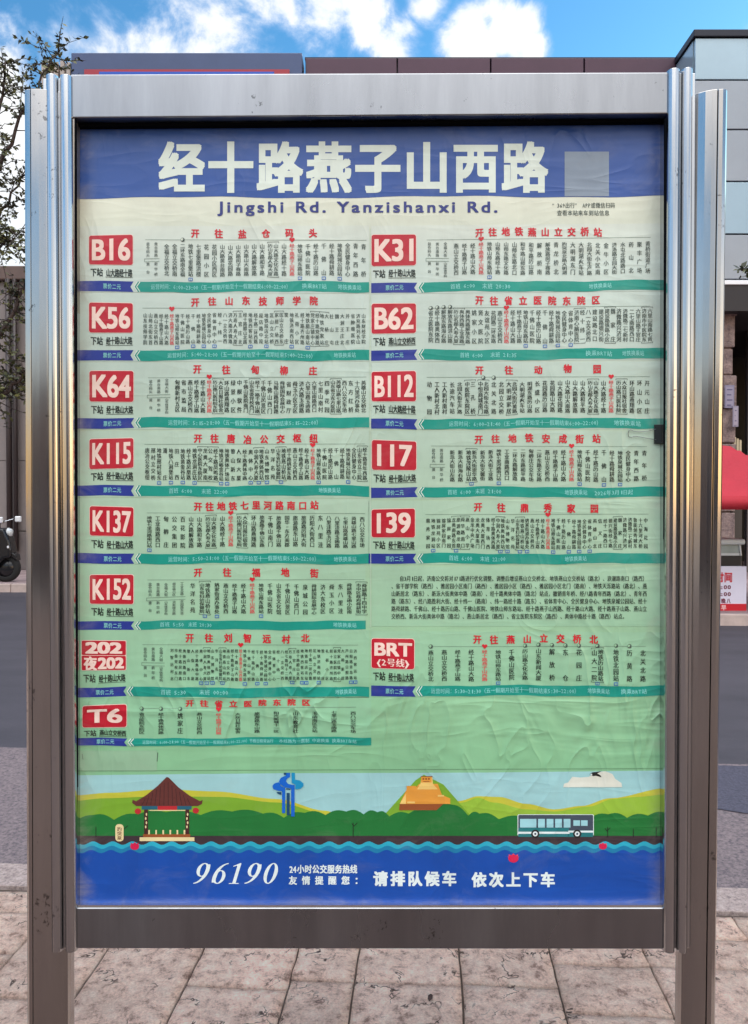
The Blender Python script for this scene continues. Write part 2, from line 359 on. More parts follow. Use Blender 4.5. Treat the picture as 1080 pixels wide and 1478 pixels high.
PM = [M_paper, M_white, M_cream, M_red, M_tred, M_sred, M_ink, M_ink2, M_iblue, M_teal, M_bband, M_lblue, M_metro, M_rule, M_hblue]
(I_paper, I_white, I_cream, I_red, I_tred, I_sred, I_ink, I_ink2, I_navy, I_teal, I_bband, I_lblue, I_metro, I_rule, I_hblue) = range(15)

# ---- lettering: outlines of the built-in font, laid on the poster as flat print
_gl = {}
def glyphs(s, off=0.0, res=2, sp=1.0):
    # returns (x, y, step) triples; weight is added by overprinting shifted copies, each a hair in front of the last
    k = (s, off, res, sp)
    if k not in _gl:
        c = bpy.data.curves.new('lettering', 'FONT'); c.body = s; c.resolution_u = res; c.space_character = sp
        o = bpy.data.objects.new('lettering', c); me = o.to_mesh()
        bv, bf = [(v.co.x, v.co.y) for v in me.vertices], [tuple(p.vertices) for p in me.polygons]
        o.to_mesh_clear(); bpy.data.objects.remove(o); bpy.data.curves.remove(c)
        if res == 1: sh = [(-off, 0), (off, 0)]
        elif res <= 3: sh = [(-off, -off * .7), (off, -off * .7), (off, off * .7), (-off, off * .7)]
        else: sh = [(off * a, off * .8 * b) for a in (-1, 0, 1) for b in (-1, 0, 1)]
        if off == 0: sh = [(0, 0)]
        V_, F_ = [], []
        for i, (dx, dy) in enumerate(sh):
            n = len(V_); V_ += [(x + dx, y + dy, i) for x, y in bv]; F_ += [tuple(a + n for a in f) for f in bf]
        _gl[k] = (V_, F_)
    return _gl[k]
class Print(MB):
    slope = 0.0; x_ref = 0.0; wave = 0.0
    def q(s, x, y, lay): return PP(x, y + s.slope * (x - s.x_ref) + s.wave * (0.8 * math.sin(x * .023 + y * .019) + .55 * math.sin(x * .057 + y * .037 + 1) + .3 * math.sin(x * .13 - y * .05)), lay)
    def poly(s, pts, m, lay):
        s.add([s.q(x, y, lay) for x, y in pts], [tuple(range(len(pts)))], m); return s
    def rect(s, x0, y0, x1, y1, m, lay): return s.poly([(x0, y0), (x0, y1), (x1, y1), (x1, y0)], m, lay)
    def rrect(s, x0, y0, x1, y1, r, m, lay):
        pts = []
        for cx, cy, a0 in ((x0 + r, y0 + r, 180), (x1 - r, y0 + r, 270), (x1 - r, y1 - r, 0), (x0 + r, y1 - r, 90)):
            for k in range(5):
                a = R(a0 + 22.5 * k); pts.append((cx + r * math.cos(a), cy + r * math.sin(a)))
        return s.poly(pts[::-1], m, lay)
    def ell(s, cx, cy, rx, ry, m, lay, n=20, a0=0, a1=360):
        return s.poly([(cx + rx * math.cos(R(a0 + (a1 - a0) * k / n)), cy - ry * math.sin(R(a0 + (a1 - a0) * k / n))) for k in range(n + (a1 - a0 < 360))], m, lay)
    def line(s, x0, y0, x1, y1, w, m, lay):
        dx, dy = x1 - x0, y1 - y0; l = math.hypot(dx, dy) or 1; nx, ny = -dy / l * w / 2, dx / l * w / 2
        return s.poly([(x0 + nx, y0 + ny), (x0 - nx, y0 - ny), (x1 - nx, y1 - ny), (x1 + nx, y1 + ny)][::-1], m, lay)
    def char(s, ch, x0, y0, x1, y1, m, lay, off=0.02, res=2):   # one full-width character in its cell
        v, f = glyphs(ch, off, res)
        if not v: return
        w = 1.0 if ord(ch) > 0x2000 else max(p[0] for p in v) + 0.04
        s.add([s.q(x0 + (x1 - x0) * p[0] / w, y1 - (y1 - y0) * (p[1] + 0.12) / 1.0, lay + p[2] * .03) for p in v], f, m)
    def row(s, txt, x0, x1, yc, cw, chh, m, lay, off=0.02, res=2):  # characters spread evenly, first and last touching x0 / x1
        n = len(txt); st = (x1 - x0 - cw) / max(1, n - 1)
        for i, ch in enumerate(txt):
            if ch != ' ': s.char(ch, x0 + st * i, yc - chh / 2, x0 + st * i + cw, yc + chh / 2, m, lay, off, res)
    def run(s, txt, x0, yc, h, m, lay, cw=None, off=0.015, x1=None):   # a running line; narrow western digits
        ws = [(1.0 if ord(c) > 0x2000 else 0.56) for c in txt]; cw = cw or h
        if x1: cw = (x1 - x0) / sum(ws)
        x = x0
        for c, w in zip(txt, ws):
            if c != ' ': s.char(c, x, yc - h / 2, x + cw * w * 0.97, yc + h / 2, m, lay, off, 1)
            x += cw * w
        return x
    def fit(s, txt, x0, y0, x1, y1, m, lay, off=0.03, res=6, shear=0.0, sp=1.0):   # a word whose ink fills the box
        v, f = glyphs(txt, off, res, sp)
        a0, a1 = min(p[0] for p in v), max(p[0] for p in v); b0, b1 = min(p[1] for p in v), max(p[1] for p in v)
        s.add([s.q(x0 + (x1 - x0) * (p[0] - a0) / (a1 - a0) + shear * (p[1] - b0), y1 - (y1 - y0) * (p[1] - b0) / (b1 - b0), lay + p[2] * .03) for p in v], f, m)
    def heart(s, x, y, r, m, lay):
        pts = []
        for k in range(24):
            t = 2 * math.pi * k / 24
            pts.append((x + r * 0.062 * 16 * math.sin(t) ** 3, y - r * 0.062 * (13 * math.cos(t) - 5 * math.cos(2 * t) - 2 * math.cos(3 * t) - math.cos(4 * t))))
        s.poly(pts, m, lay)

# ---- base sheet of the poster
p = Print(); nx, nz = 12, 16
for i in range(nx):
    for j in range(nz):
        x0, x1 = 104 + (964 - 104) * i / nx, 104 + (964 - 104) * (i + 1) / nx; y0, y1 = 168 + (1312 - 168) * j / nz, 168 + (1312 - 168) * (j + 1) / nz
        p.rect(x0, y0, x1, y1, 0, 0)
POSTER = p.build('poster', [M_paper], SIGN)

# ---- blue heading with the stop's name
p = Print()
top = [(104, 179), (964, 172)]; bot = []
for k in range(41):
    x = 964 - (964 - 104) * k / 40; bot.append((x, 284.5 + 1.3 * math.sin(x * 0.017) + 0.7 * math.sin(x * 0.05 + 1) - 0.003 * (x - 540)))
p.poly([top[0]] + bot[::-1] + [top[1]], I_hblue, 1)
p.row('经十路燕子山西路', 229, 791, 241.5, 67, 76, I_white, 2, 0.036, 6)
p.fit('Jingshi Rd. Yanzishanxi Rd.', 314, 291, 718, 312, I_navy, 2, 0.026, 5, sp=1.3)
p.rect(815, 219, 879, 283.5, I_cream, 2)
p.run('“369出行” APP或微信扫码', 797, 296.5, 8.5, I_ink2, 2, x1=888)
p.run('查看本站来车到站信息', 804, 307.5, 8.5, I_ink2, 2, x1=880)
PM_head = list(PM); PM_head[I_cream] = printed('blank_label', lin(134, 148, 164))
p.build('heading', PM_head, POSTER)

# ---- one printed strip per route
def route(nums, title, nxt, stops, fare, hours, x0, plate, tspan, ty, rule, lst, sy, band, xr, slope=0.0, loop=0, marks=(), pale=False, hx=None, label=None):
    """plate: x0,y0,x1,y1  tspan: title x range  rule: rule y  lst: list x range  sy: list y range  band: y range"""
    def P_():
        q = Print(); q.slope = slope; q.x_ref = x0; q.wave = 1.0; return q
    s = P_(); s.rect(x0, ty - (11 if nums[0] != 'T6' else 8), xr, band[1] + 1.5, I_paper, 1); cw = 12.2; ch = 13.2 if not nums[0] == 'T6' else 10
    s.row(title, tspan[0], tspan[1], ty, cw, ch, I_tred, 3, 0.036, 3)
    strip = s.build('route_strip', [M_strip] + PM[1:], POSTER); strip['label'] = label
    b = P_(); px0, py0, px1, py1 = plate
    if len(nums) == 1:
        b.rrect(px0 - .8, py0 - .8, px1 + .8, py1 + .8, 4, I_cream, 2); b.rrect(px0, py0, px1, py1, 3.2, I_red, 3)
        n = nums[0]
        if n == 'BRT':
            b.fit('BRT', px0 + 4, py0 + 6, px1 - 3, py0 + 25, I_cream, 4, 0.035)
            b.run('(2号线)', px0 + 7, py0 + 34, 12.5, I_cream, 4, off=0.035, x1=px1 - 6)
        else:
            mg = 3.5 if len(n) > 2 else 6
            b.fit(n, px0 + mg + (0.6 if n[0] != '1' else 4), py0 + 5.5, px1 - mg - (0 if n[0] != '1' else 2.5), py1 - 5.5, I_cream, 4, 0.03)
    else:
        mid = (py0 + py1) / 2
        b.rrect(px0 - .8, py0 - .8, px1 + .8, py1 + .8, 2, I_cream, 2); b.rrect(px0, py0, px1, mid - .5, 1.5, I_red, 3); b.rrect(px0, mid + .5, px1, py1, 1.5, I_red, 3)
        b.fit('202', px0 + 5, py0 + 2, px1 - 5, mid - 2.6, I_cream, 4, 0.045)
        b.char('夜', px0 + 3, mid + 1, px0 + 22, py1, I_cream, 4, 0.04, 4); b.fit('202', px0 + 23, mid + 2.6, px1 - 2.5, py1 - 2, I_cream, 4, 0.045)
    b.build('number_plate', PM, strip)
    c = P_(); ny = plate[3] + 11.5; nh = 12.5 if nums[0] != 'T6' else 9.5
    if nums[0] == 'T6': ny -= 2.5
    c.row('下站', px0 + 2, px0 + 20, ny, 9, nh, I_ink, 3, 0.03); c.row(nxt, px0 + 24.5, px1 - .5, ny, (px1 - px0 - 25) / len(nxt) * 1.02, nh - 1, I_ink, 3, 0.03)
    c.line(px0 + 24, ny + nh * .52, px1, ny + nh * .52, 0.7, I_ink2, 3)
    c.build('next_stop_caption', PM, strip)
    # stop names in upright columns
    k = P_(); ink = I_ink2 if pale else I_ink
    k.line(lst[0] - 4, rule, lst[1] + 4, rule, 0.55, I_rule, 2)
    gy0, gy1 = sy
    if loop:
        lw = 11.5; lx = lst[0]
        for i in range(loop):
            cx = lx + lw * i; mid = (gy0 + gy1) / 2 - 1
            for (a, e, tx) in ((gy0 - 2, mid - 3, LOOPT[i % 5][0]), (mid + 4, gy1 + 2, LOOPT[i % 5][1])):
                st = (e - a) / len(tx)
                for j, cch in enumerate(tx): k.char(cch, cx - 2.6, a + st * j, cx + 2.6, a + st * j + min(5.2, st * 1.05), I_ink2, 3, 0.01, 1)
        mid = (gy0 + gy1) / 2; xe = lx + lw * (loop - 1) + 5
        k.line(lx - 5, mid - 2, xe, mid - 2, 0.6, I_rule, 3); k.line(lx - 5, mid + 2.2, xe, mid + 2.2, 0.6, I_rule, 3); k.line(lx - 5, mid - 2.2, lx - 5, mid + 2.4, 0.6, I_rule, 3)
        lst = (lx + lw * loop + 4, lst[1])
    ws = [1.75 if '|' in t_ else 1.0 for t_ in stops]; pitch = (lst[1] - lst[0]) / (sum(ws) - (ws[0] + ws[-1]) / 2 + 0.0001) if len(stops) > 1 else 10
    x = lst[0]; cwid = min(7.4, pitch * 0.80)
    if pitch > 16: cwid = 8.2
    def column(txt, cx, m):
        n = len(txt); full = gy1 - gy0; hch = min(cwid * 1.15, full / n * 1.03)
        st = (full - hch) / max(1, n - 1)
        for j, cch in enumerate(txt):
            k.char(cch, cx - cwid / 2, gy0 + st * j, cx + cwid / 2, gy0 + st * j + hch, m, 3, 0.022, 1)
    for i, t_ in enumerate(stops):
        if i: x += pitch * (ws[i - 1] + ws[i]) / 2
        m_ = ink; mk = t_.endswith('+'); t2 = t_.rstrip('+'); arrow = t2.startswith('~'); t2 = t2.lstrip('~')
        if t2 == '*':
            k.rect(x - cwid * .62, gy0 - 1, x + cwid * .62, gy1 + 1, I_cream, 2.4) if False else None
            k.heart(x, rule, 4.0, I_tred, 3.3); column('经十路燕子山西路', x, I_sred)
        elif '|' in t2:
            a_, b_ = t2.split('|'); column(a_, x - cwid * .56, m_); column(b_, x + cwid * .56, m_); w_ = cwid * 1.1
            for yy, d in ((gy0 - 2.2, 2), (gy1 + 1.6, -2)):
                k.line(x - w_, yy, x + w_, yy, 0.6, I_ink2, 3); k.line(x - w_, yy, x - w_, yy + d, 0.6, I_ink2, 3); k.line(x + w_, yy, x + w_, yy + d, 0.6, I_ink2, 3)
        else: column(t2, x, m_)
        if arrow:
            k.ell(x, rule, 3.0, 3.0, I_ink2, 3, 12); k.ell(x - .7, rule - .3, 1.9, 1.9, I_paper, 3.3, 10); k.poly([(x - .6, rule + .4), (x + 2.6, rule + 2.6), (x + 2.6, rule - 1.2)], I_ink2, 3.6)
        if mk:
            yb = min(gy1 + 3.6, band[0] - 3.2)
            k.rrect(x - 3.0, yb - 2.4, x + 3.0, yb + 2.4, .6, I_metro, 3); k.rect(x - 1.9, yb - 1.2, x - .3, yb + 1.4, I_paper, 3.4); k.rect(x + .4, yb - 1.2, x + 1.9, yb + 1.4, I_paper, 3.4)
    k.build('stop_list', PM, strip)
    y0, y1 = band; ym = (y0 + y1) / 2
    fx = px1 + 2 if x0 > 500 else px1 + 1
    f = P_(); f.poly([(x0, y0), (x0, y1), ((x0 + fx) / 2, y1), (fx, y1), (fx - 4.5, ym), (fx, y0), ((x0 + fx) / 2, y0)], I_bband, 2)
    f.row(fare, px0 + 20 if nums[0] not in ('202',) else px0 + 20, px0 + 46, ym, 6.3, min(8, y1 - y0 - 4), I_lblue, 3, 0.01)
    f.build('fare_band', PM, strip)
    h = P_(); xs_ = [fx + 6 + (xr - fx - 6) * k_ / 40 for k_ in range(41)]; h.poly([(fx + 1.2, ym)] + [(x_, y1) for x_ in xs_] + [(x_, y0) for x_ in xs_[::-1]], I_teal, 2)
    for d in (0.6, 4.2):
        h.line(fx + 5.2 + d, y0 + .3, fx + .4 + d, ym, 1.2, I_white, 3); h.line(fx + .4 + d, ym, fx + 5.2 + d, y1 - .3, 1.2, I_white, 3)
    hh = min(8.2, y1 - y0 - 5)
    for tx, a, e in hours: h.run(tx, a, ym, hh, I_lblue, 3, x1=e, off=0.012)
    h.build('hours_band', PM, strip)
    return strip

LOOPT = [('盐仓码头', '黄台'), ('黄台南路', '新华桥'), ('全福大街', '山东体育学院'), ('南全福小区', '洪家楼北路'), ('工业北路', '花园路东首')]
S_KEY = '经十路山大路'
L1 = 'route strip with red {} plate heading for {}'
def hrs(a, b, xa, xe): return [('运营时间：%s~%s（五一假期开始至十一假期结束%s~22:00）' % (a, b, a), xa, xe)]
ST = {}
ST['B16'] = '全福立交桥北 全福立交桥南 ~二环东路南全福 地铁七里堡站+ 七里堡路洪楼 花园小区 花园小区西区 山大路黄台南路 山大路花园路 山大路闵子骞路 山大路山大南路 山大路解放路 山大路和平路 历山名郡人寿大厦|山大路文化东路 山大路经十路 * 地铁山师东路站+ 千佛山医院 经十路历山路 千佛山+ 经十路舜耕路 地铁泉城公园站+ 全民健身中心 青年西路 青年桥'
ST['K56'] = '山东技师学院 山师北街东首 燕山立交桥西 经十路燕子山路 经十路山大路 * 地铁山师东路站+ 千佛山医院 经十路历山路 千佛山+ 经十路舜耕路 地铁泉城公园站+ 全民健身中心 省体育中心+ 经十纬一 八一立交桥西 济大路济微路 万寿人寿大厦|王官庄北 经十路腊山北路 地铁西客站东+ 经十路二环西路 段店路中段 地铁段店北站+ 匡山立交桥 家居广场西|匡山立交桥东 筐庄 地铁济南西站+ 礼荷小区 经十路齐州路 地铁腊山南站+ 党家庄镇中心|经十路党杨路 地铁党家站|大杨庄 杜山屯 魏王庄 大涧王庄北 井王庄 省肿瘤医院 济兖路刘长山 山东财经学院'
ST['K64'] = '甸柳新村五区 省市监局 燕山立交桥西 经十路燕子山路 经十路山大路 * 历山路口医科院东院|大众日报社宿舍 环山路燕翔路 绿景小区 中舰软件 千佛山医院南门 山东省委党校西门|经十一路千佛山路 千佛山风景区 千佛山西门 马鞍山路舜耕路 舜耕国际会展中心 省财政厅 舜玉小区北区 济大路玉函路 六里山路玉函路 六里山南路西口 七里山南村 四季花园 山东省立东方医院|英雄山路七里山路 西八公交车场 东方红桥 十六里河办事处 英雄山立交桥北'
ST['K115'] = '唐冶公交枢纽 邢村立交桥 地铁邢村站东+ 潘庄 地铁八涧堡站+ 田庄西 地铁黄金谷站+ 经十路凤凰路 地铁龙洞庄站+ 中心医院东院区|龙奥大厦南 公交驾校|经十路凤鸣路 地铁汉峪金谷站+ 地铁奥体广场站+ 黎山新东 人保大厦 经十路奥体中路 奥体中心+ 中润人寿大厦|地铁奥体西站+ 山东博物馆+ 华洋名苑 山东省妇幼保健院|地铁燕山桥站+ 经十路姚家东路 燕山立交桥西 经十路燕子山路 经十路山大路 * 地铁山师东路站+ 千佛山医院 经十路历山路 千佛山 经十路舜耕路 地铁泉城公园站+ 全民健身中心 山东省立三院|经十路青年西路'
ST['K137'] = '地铁七里河路南口站+ 工业南路西口 甸柳庄 公交集团 百花影院 山大路解放路 山大路和平路 历山名郡人寿大厦|山大路文化东路 山大路经十路 * 历山路口医科院东院|大众日报社宿舍 环山路燕翔路 旅游路千佛山东路 千佛山南门 旅游路千佛山路 国华·东方美郡 旅游路东山路 旅游路历阳大街 历阳大街西口 东八里洼 八里洼路玉兴路 八里洼路玉函路 七里山路英雄山路 英雄山路七里山路 西八公交车场'
ST['K152'] = '华洋名苑 山东省妇幼保健院|地铁燕山桥站+ 姚家街道办事处+ 燕山立交桥西 经十路燕子山路 经十路山大路 * 地铁山师东路站+ 千佛山医院 山东省文化馆 千佛山风景区 千佛山西门 泉城公园 舜耕国际会展中心 济大东校区 舜玉小区 东八里洼 舜耕路玉函小区南 市中区政府舜耕街|舜耕路十四中学'
ST['202'] = '刘智远村北 市委党校东门 经十路凤凰路 奥体西路南口 黎山新东 人保大厦 经十路奥体中路 奥体中心+ 中润人寿大厦|地铁奥体西站+ 山东博物馆+ 华洋名苑 山东省妇幼保健院|地铁燕山桥站+ 燕山立交桥西 经十路燕子山路 经十路山大路 * 地铁山师东路站+ 千佛山医院 经十路历山路 千佛山+ 经十路舜耕路 地铁泉城公园站+ 全民健身中心 省体育中心 经十纬一 八一立交桥西 经七路纬十二路 万寿人寿大厦|王官庄北+ 经十路腊山北路 地铁西客站东+ 地铁段店北站+ 经十路二环西路 匡山立交桥 地铁济南西站+ 筐庄 礼荷小区 经十路齐州路 省立医院西院|党家庄镇中心 大杨新居 芦州路日照路 日照路青岛路+ 济西客运站+'
ST['T6'] = '~省立医院东院区 ~经十路奥体西路 ~姚家庄 燕山立交桥西 * 大众日报社宿舍 旅游路东山路 阳光新城十一区 山东教育社 玉函南区东站 七里山路玉函路 西八公交车场'
ST['K31'] = '燕山立交桥西 经十路燕子山路 经十路山大路 * 地铁山师东路站+ 山师东路经十路 山师东路文化路 山师东路北口 和平路山师东路 和平路历山路 解放桥南 解放路闵子骞路 青龙桥北 趵突泉北路大明湖 大明湖东门 大明湖火车站 北园大街生产路 北关小区南 金牛小区 济洛路北园大街 水屯北路路口 药山北 聚丰广场 黄桥街道广场'
ST['B62'] = '~省立医院东院 ~经十路奥体西 ~解放东路海右路 ~解放东路洪山路 历山名郡人寿大厦|奥体西路工业南路 奥体西路解放东路 姚家小区 贤文医院 友谊苑小区 花园路二环东路 燕山立交桥西 * 经十路山大路 经十路燕子山路 地铁山师东路站+ 千佛山医院 经十路历山路 千佛山+ 经十路舜耕路 地铁泉城公园站+ 全民健身中心 省体育中心+ 济南心脑医院|经十纬一 八一立交桥西 建设路北口 建设路德兴街 建设路铁路小区|魏家庄 济微路兴济河 济微路二七新村 二七南路西口 六里山路王官庄 济南市中医院东|六里山南路七贤'
ST['B112'] = '动物园 工人新村北村 工人新村南村 长途汽车站 北园大街生产路 中医院东院区|三孔桥 ~中恒商城南门|北园大街水屯路 ~北关北路 北园立交桥 大明湖家居|北园大街历黄路 大明湖火车站 明湖东路历山路 长盛小区 花园路历山路 花园路山大路 山大路花园路 山大路山大南路 山大路解放路 山大路和平路 历山名郡人寿大厦|山大路文化东路 山大路经十路 * 历山路口医科院|大众日报社宿舍 环山路燕翔路 环山小区 开元山庄'
ST['117'] = '新泺大街山左路 新泺大街海右路 地铁茂陵山站|新泺大街崇华路+ 新泺大街文馨街 新泺大街工业路 地铁七里河路南口站+ 工业南路西口 二环东路解放路 二环东路和平路 甸柳庄公交车场 二环东路文化路 燕山立交桥西 经十路燕子山路 经十路山大路 * 地铁山师东路站+ 千佛山医院 经十路历山路 千佛山+ 经十路舜耕路 地铁泉城公园站+ 全民健身中心 青年西路 青年桥'
ST['139'] = '鼎秀家园 地铁龙洞站+ 锦屏苑小区 锦屏家园南门 锦屏家园 龙奥南路东首|旅游路龙鼎+ 舜华路南口|燕山小学 金龙中央广场 龙奥大厦南门 龙奥大厦西门 体育场西 经十路奥体西路 中润人寿大厦|地铁奥体西站+ 山东博物馆+ 华洋名苑 山东省妇幼保健院|地铁燕山桥站+ 姚家街道办事处+ 燕山立交桥西 经十路燕子山路 经十路山大路 * 地铁山师东路站+ 千佛山医院 经十路历山路 千佛山+ 经十路舜耕路 地铁泉城公园站+ 全民健身中心 省体育中心+ 英雄山北 信义庄 经十一路西口 德兴街经七路 建设路铁路小区|魏家庄 济微路兴济河 济微路二七新村 鲁能领秀城东 十六里河大桥 中海花园'
ST['BRT'] = '~燕山立交桥北 燕山立交桥西 经十路燕子山路 经十路山大路 * 地铁山师东路站+ 千佛山医院 ~历山路文化东路 ~山东新闻大厦 ~解放桥 ~东仓 ~花园庄 ~山大二院|地铁历山路站+ ~地铁北园站+ ~历黄路 北关北路'
G = lambda k: ST[k].split()
FARE = '票价二元'
METRO = '地铁换乘站'
# left column
route(['B16'], '开往盐仓码头', '山大路经十路', G('B16'), FARE, hrs('6:00', '23:00', 218, 420) + [('换乘BRT站', 436, 472), (METRO, 488, 522)], 108, (129, 340, 192, 383), (276, 458), 337, 346.7, (214, 525), (352, 399), (406.5, 421.5), 533, loop=2, pale=True, label=L1.format('B16', 'the salt store wharf'))
route(['K56'], '开往山东技师学院', S_KEY, G('K56'), FARE, hrs('5:40', '21:00', 242, 456) + [(METRO, 482, 514)], 108, (129, 437.5, 192, 480), (276, 459), 435, 445, (210, 525), (452, 497), (505, 520), 533, pale=True, label=L1.format('K56', 'the technician college'))
route(['K64'], '开往甸柳庄', S_KEY, G('K64'), FARE, hrs('5:15', '21:00', 243, 464), 108, (129.5, 535, 193, 579), (279, 458), 534, 544.3, (218, 525), (549, 596), (603, 618), 533, loop=3, label=L1.format('K64', 'Dianliuzhuang'))
route(['K115'], '开往唐冶公交枢纽', S_KEY, G('K115'), FARE, [('首班 6:00', 244, 278), ('末班 22:00', 291, 329), (METRO, 460, 492)], 108, (129.5, 633.5, 193, 676.5), (280, 459), 633, 642.2, (213, 523), (647, 693), (701, 716), 533, label=L1.format('K115', 'the Tangye bus hub'))
route(['K137'], '开往地铁七里河路南口站', S_KEY, G('K137'), FARE, hrs('5:50', '21:00', 243, 461) + [(METRO, 482, 515)], 108, (130, 732, 193, 774), (280, 460), 730, 740, (216, 523), (744.5, 790), (799, 813.5), 533, label=L1.format('K137', 'the Qilihe road metro station'))
route(['K152'], '开往福地街', S_KEY, G('K152'), FARE, [('首班 5:50', 231, 266), ('末班 20:30', 272, 306), (METRO, 481, 515)], 108, (130, 829, 193, 871), (280, 460), 826.5, 836.5, (217, 522), (842, 886), (896, 908.5), 528, loop=5, label=L1.format('K152', 'Fudi street'))
route(['202', '夜202'], '开往刘智远村北', S_KEY, G('202'), FARE, [('首班 5:30', 232, 269), ('末班 00:00', 288, 330), (METRO, 484, 515)], 108, (118.5, 924, 182, 967), (268, 447), 921, 931, (210, 513), (937, 982), (992, 1006), 533, loop=3, label=L1.format('202 and night 202', 'Liuzhiyuan village'))
route(['T6'], '开往省立医院东院区', '燕山立交桥西', G('T6'), FARE, [('运营时间：6:00~21:00（五一假期开始至十一假期结束6:00~22:00）节假日照常运行', 206, 395), ('本线路为一票制 中途换乘 换乘BRT车站', 403, 515)], 110, (119.5, 1018.5, 183, 1050), (268, 448), 1016, 1023.5, (205, 510), (1029, 1060), (1066, 1077), 536, slope=-0.006, label=L1.format('T6', 'the provincial hospital east campus'))
# right column
route(['K31'], '开往地铁燕山立交桥站', S_KEY, G('K31'), FARE, [('首班 6:00', 650, 686), ('末班 20:30', 696, 737), (METRO, 850, 883)], 536, (536.5, 339, 600.5, 383), (686, 869), 337.5, 347, (620, 935), (352, 399), (408, 422.5), 958, slope=-0.009, loop=3, pale=True, label=L1.format('K31', 'the Yanshan overpass metro station'))
route(['B62'], '开往省立医院东院区', '燕山立交桥西', G('B62'), FARE, [('首班 6:00', 664, 697), ('末班 21:35', 708, 746), ('换乘BRT站', 845, 884), (METRO, 898, 930)], 536, (536.5, 438.5, 600.5, 481.5), (686, 866), 435.5, 445.5, (622, 934), (449, 497), (506, 521), 958, slope=-0.008, pale=True, label=L1.format('B62', 'the provincial hospital east campus'))
route(['B112'], '开往动物园', '山大路经十路', G('B112'), FARE, hrs('6:00', '21:40', 648, 868) + [(METRO, 886, 925)], 536, (536.5, 537, 600.5, 580), (686, 868), 534.8, 545.5, (620, 934), (551, 598), (605, 619.5), 955, slope=-0.005, label=L1.format('B112', 'the zoo'))
route(['117'], '开往地铁安成街站', S_KEY, G('117'), FARE, [('首班 6:00', 646, 680), ('末班 21:00', 686, 724), (METRO, 815, 848), ('2026年3月1日起', 858, 914)], 536, (537, 636, 601, 678), (685, 867), 633.5, 643.5, (626, 930), (649, 695), (703, 717.5), 957, loop=2, label=L1.format('117', 'the Ancheng street metro station'))
route(['139'], '开往鼎秀家园', S_KEY, G('139'), FARE, [('首班 6:00', 648, 682), ('末班 22:00', 693, 730), (METRO, 815, 847)], 532, (536.5, 734, 599, 775), (684, 864), 733, 742.5, (618, 932), (748, 792), (799, 813.5), 956, label=L1.format('139', 'Dingxiu garden'))
route(['BRT'], '开往燕山立交桥北', S_KEY, G('BRT'), FARE, hrs('5:30', '21:30', 622, 836) + [('地铁换乘站', 848, 880), ('换乘BRT站', 896, 934)], 536, (536.5, 922.5, 598, 965), (683, 863), 922.5, 932, (622, 928), (937, 983), (989.5, 1004.5), 957, label=L1.format('BRT (line 2)', 'north Yanshan overpass'))

# ---- notice about the re-routed line
p = Print(); p.rect(537, 818, 957, 904, 0, 1); ntc = p.build('notice_sheet', [M_strip], POSTER); ntc['label'] = 'text only notice sheet of six printed lines'
p = Print()
NT = ['自3月1日起，济南公交将对171路进行优化调整。调整后增设燕山立交桥北、地铁燕山立交桥站（路北）、浪潮路南口（路西）',
      '、省干部学院（路西）、雅居园小区南门（路西）、雅居园小区（路西）、雅居园小区北门（路南）、地铁天泺路站（路北）、燕',
      '山新居北（路东）、新泺大街奥体中路（路南）、经十路奥体中路（路北）站点，撤销青年桥、经八路青年西路（路北）、青年西',
      '路（路东）、经八路胜利大街、经十纬一（路南）、纬一路经十路（路东）、省体育中心、全民健身中心、地铁泉城公园站、经十',
      '路舜耕路、千佛山、经十路历山路、千佛山医院、地铁山师东路站、经十路燕子山西路、经十路山大路、经十路燕子山路、燕山立',
      '交桥西、新泺大街奥体中路（路北）、燕山新居北（路西）、省立医院东院区（路西）、奥体中路经十路（路西）站点。']
for i, t_ in enumerate(NT):
    y = 835 + 10.9 * i
    xa = 577 if i == 0 else 565; xe = 934 if i < 5 else 905
    p.run(t_, xa, y, 8.6, I_ink, 3, x1=xe, off=0.02)
p.build('notice_text', PM, ntc)

# ---- mural of the town along the bottom
MU = [printed('mural_' + n, c) for n, c in (('sky', lin(158, 206, 208)), ('yellow', lin(196, 194, 60)), ('lime', lin(122, 170, 46)), ('green', lin(26, 116, 52)), ('road', lin(58, 46, 52)),
      ('aqua', lin(38, 170, 196)), ('cyan', lin(20, 126, 170)), ('deep', lin(8, 74, 166)), ('maroon', lin(98, 48, 44)), ('maroon_dark', lin(70, 34, 34)), ('red', lin(186, 40, 48)), ('cream', lin(232, 214, 160)),
      ('pink', lin(214, 26, 78)), ('orange', lin(232, 158, 62)), ('orange_pale', lin(246, 206, 118)), ('brown', lin(152, 82, 40)), ('blue', lin(0, 100, 204)), ('blue_light', lin(10, 146, 196)), ('navy', lin(6, 70, 110)),
      ('white', lin(226, 238, 238)), ('slate', lin(66, 78, 94)), ('busteal', lin(34, 120, 124)), ('pane', lin(160, 214, 222)), ('black', lin(26, 28, 28)), ('tealbeam', lin(30, 96, 118)), ('offwhite', lin(220, 222, 208)), ('rose', lin(232, 70, 92)), ('olive', lin(150, 190, 60)))]
MI = {m.name[6:]: i for i, m in enumerate(MU)}
p = Print(); p.poly([(104, 1119), (104, 1312), (964, 1312), (964, 1112), (700, 1115), (400, 1116), (200, 1118)], MI['sky'], 1)
MURAL = p.build('mural', MU, POSTER); MURAL['label'] = 'printed lakeside landscape with the blue service line panel below'
def hill(pts, m, lay, base=1225):
    q = Print(); P_ = [(x, y) for x, y in pts]
    sm = []
    for i in range(len(P_) - 1):
        x0, y0 = P_[i]; x1, y1 = P_[i + 1]
        for k in range(8):
            t = k / 8; u = t * t * (3 - 2 * t); sm.append((x0 + (x1 - x0) * t, y0 + (y1 - y0) * u))
    sm.append(P_[-1]); q.poly(sm[::-1] + [(sm[0][0], base), (sm[-1][0], base)], m, lay); return q
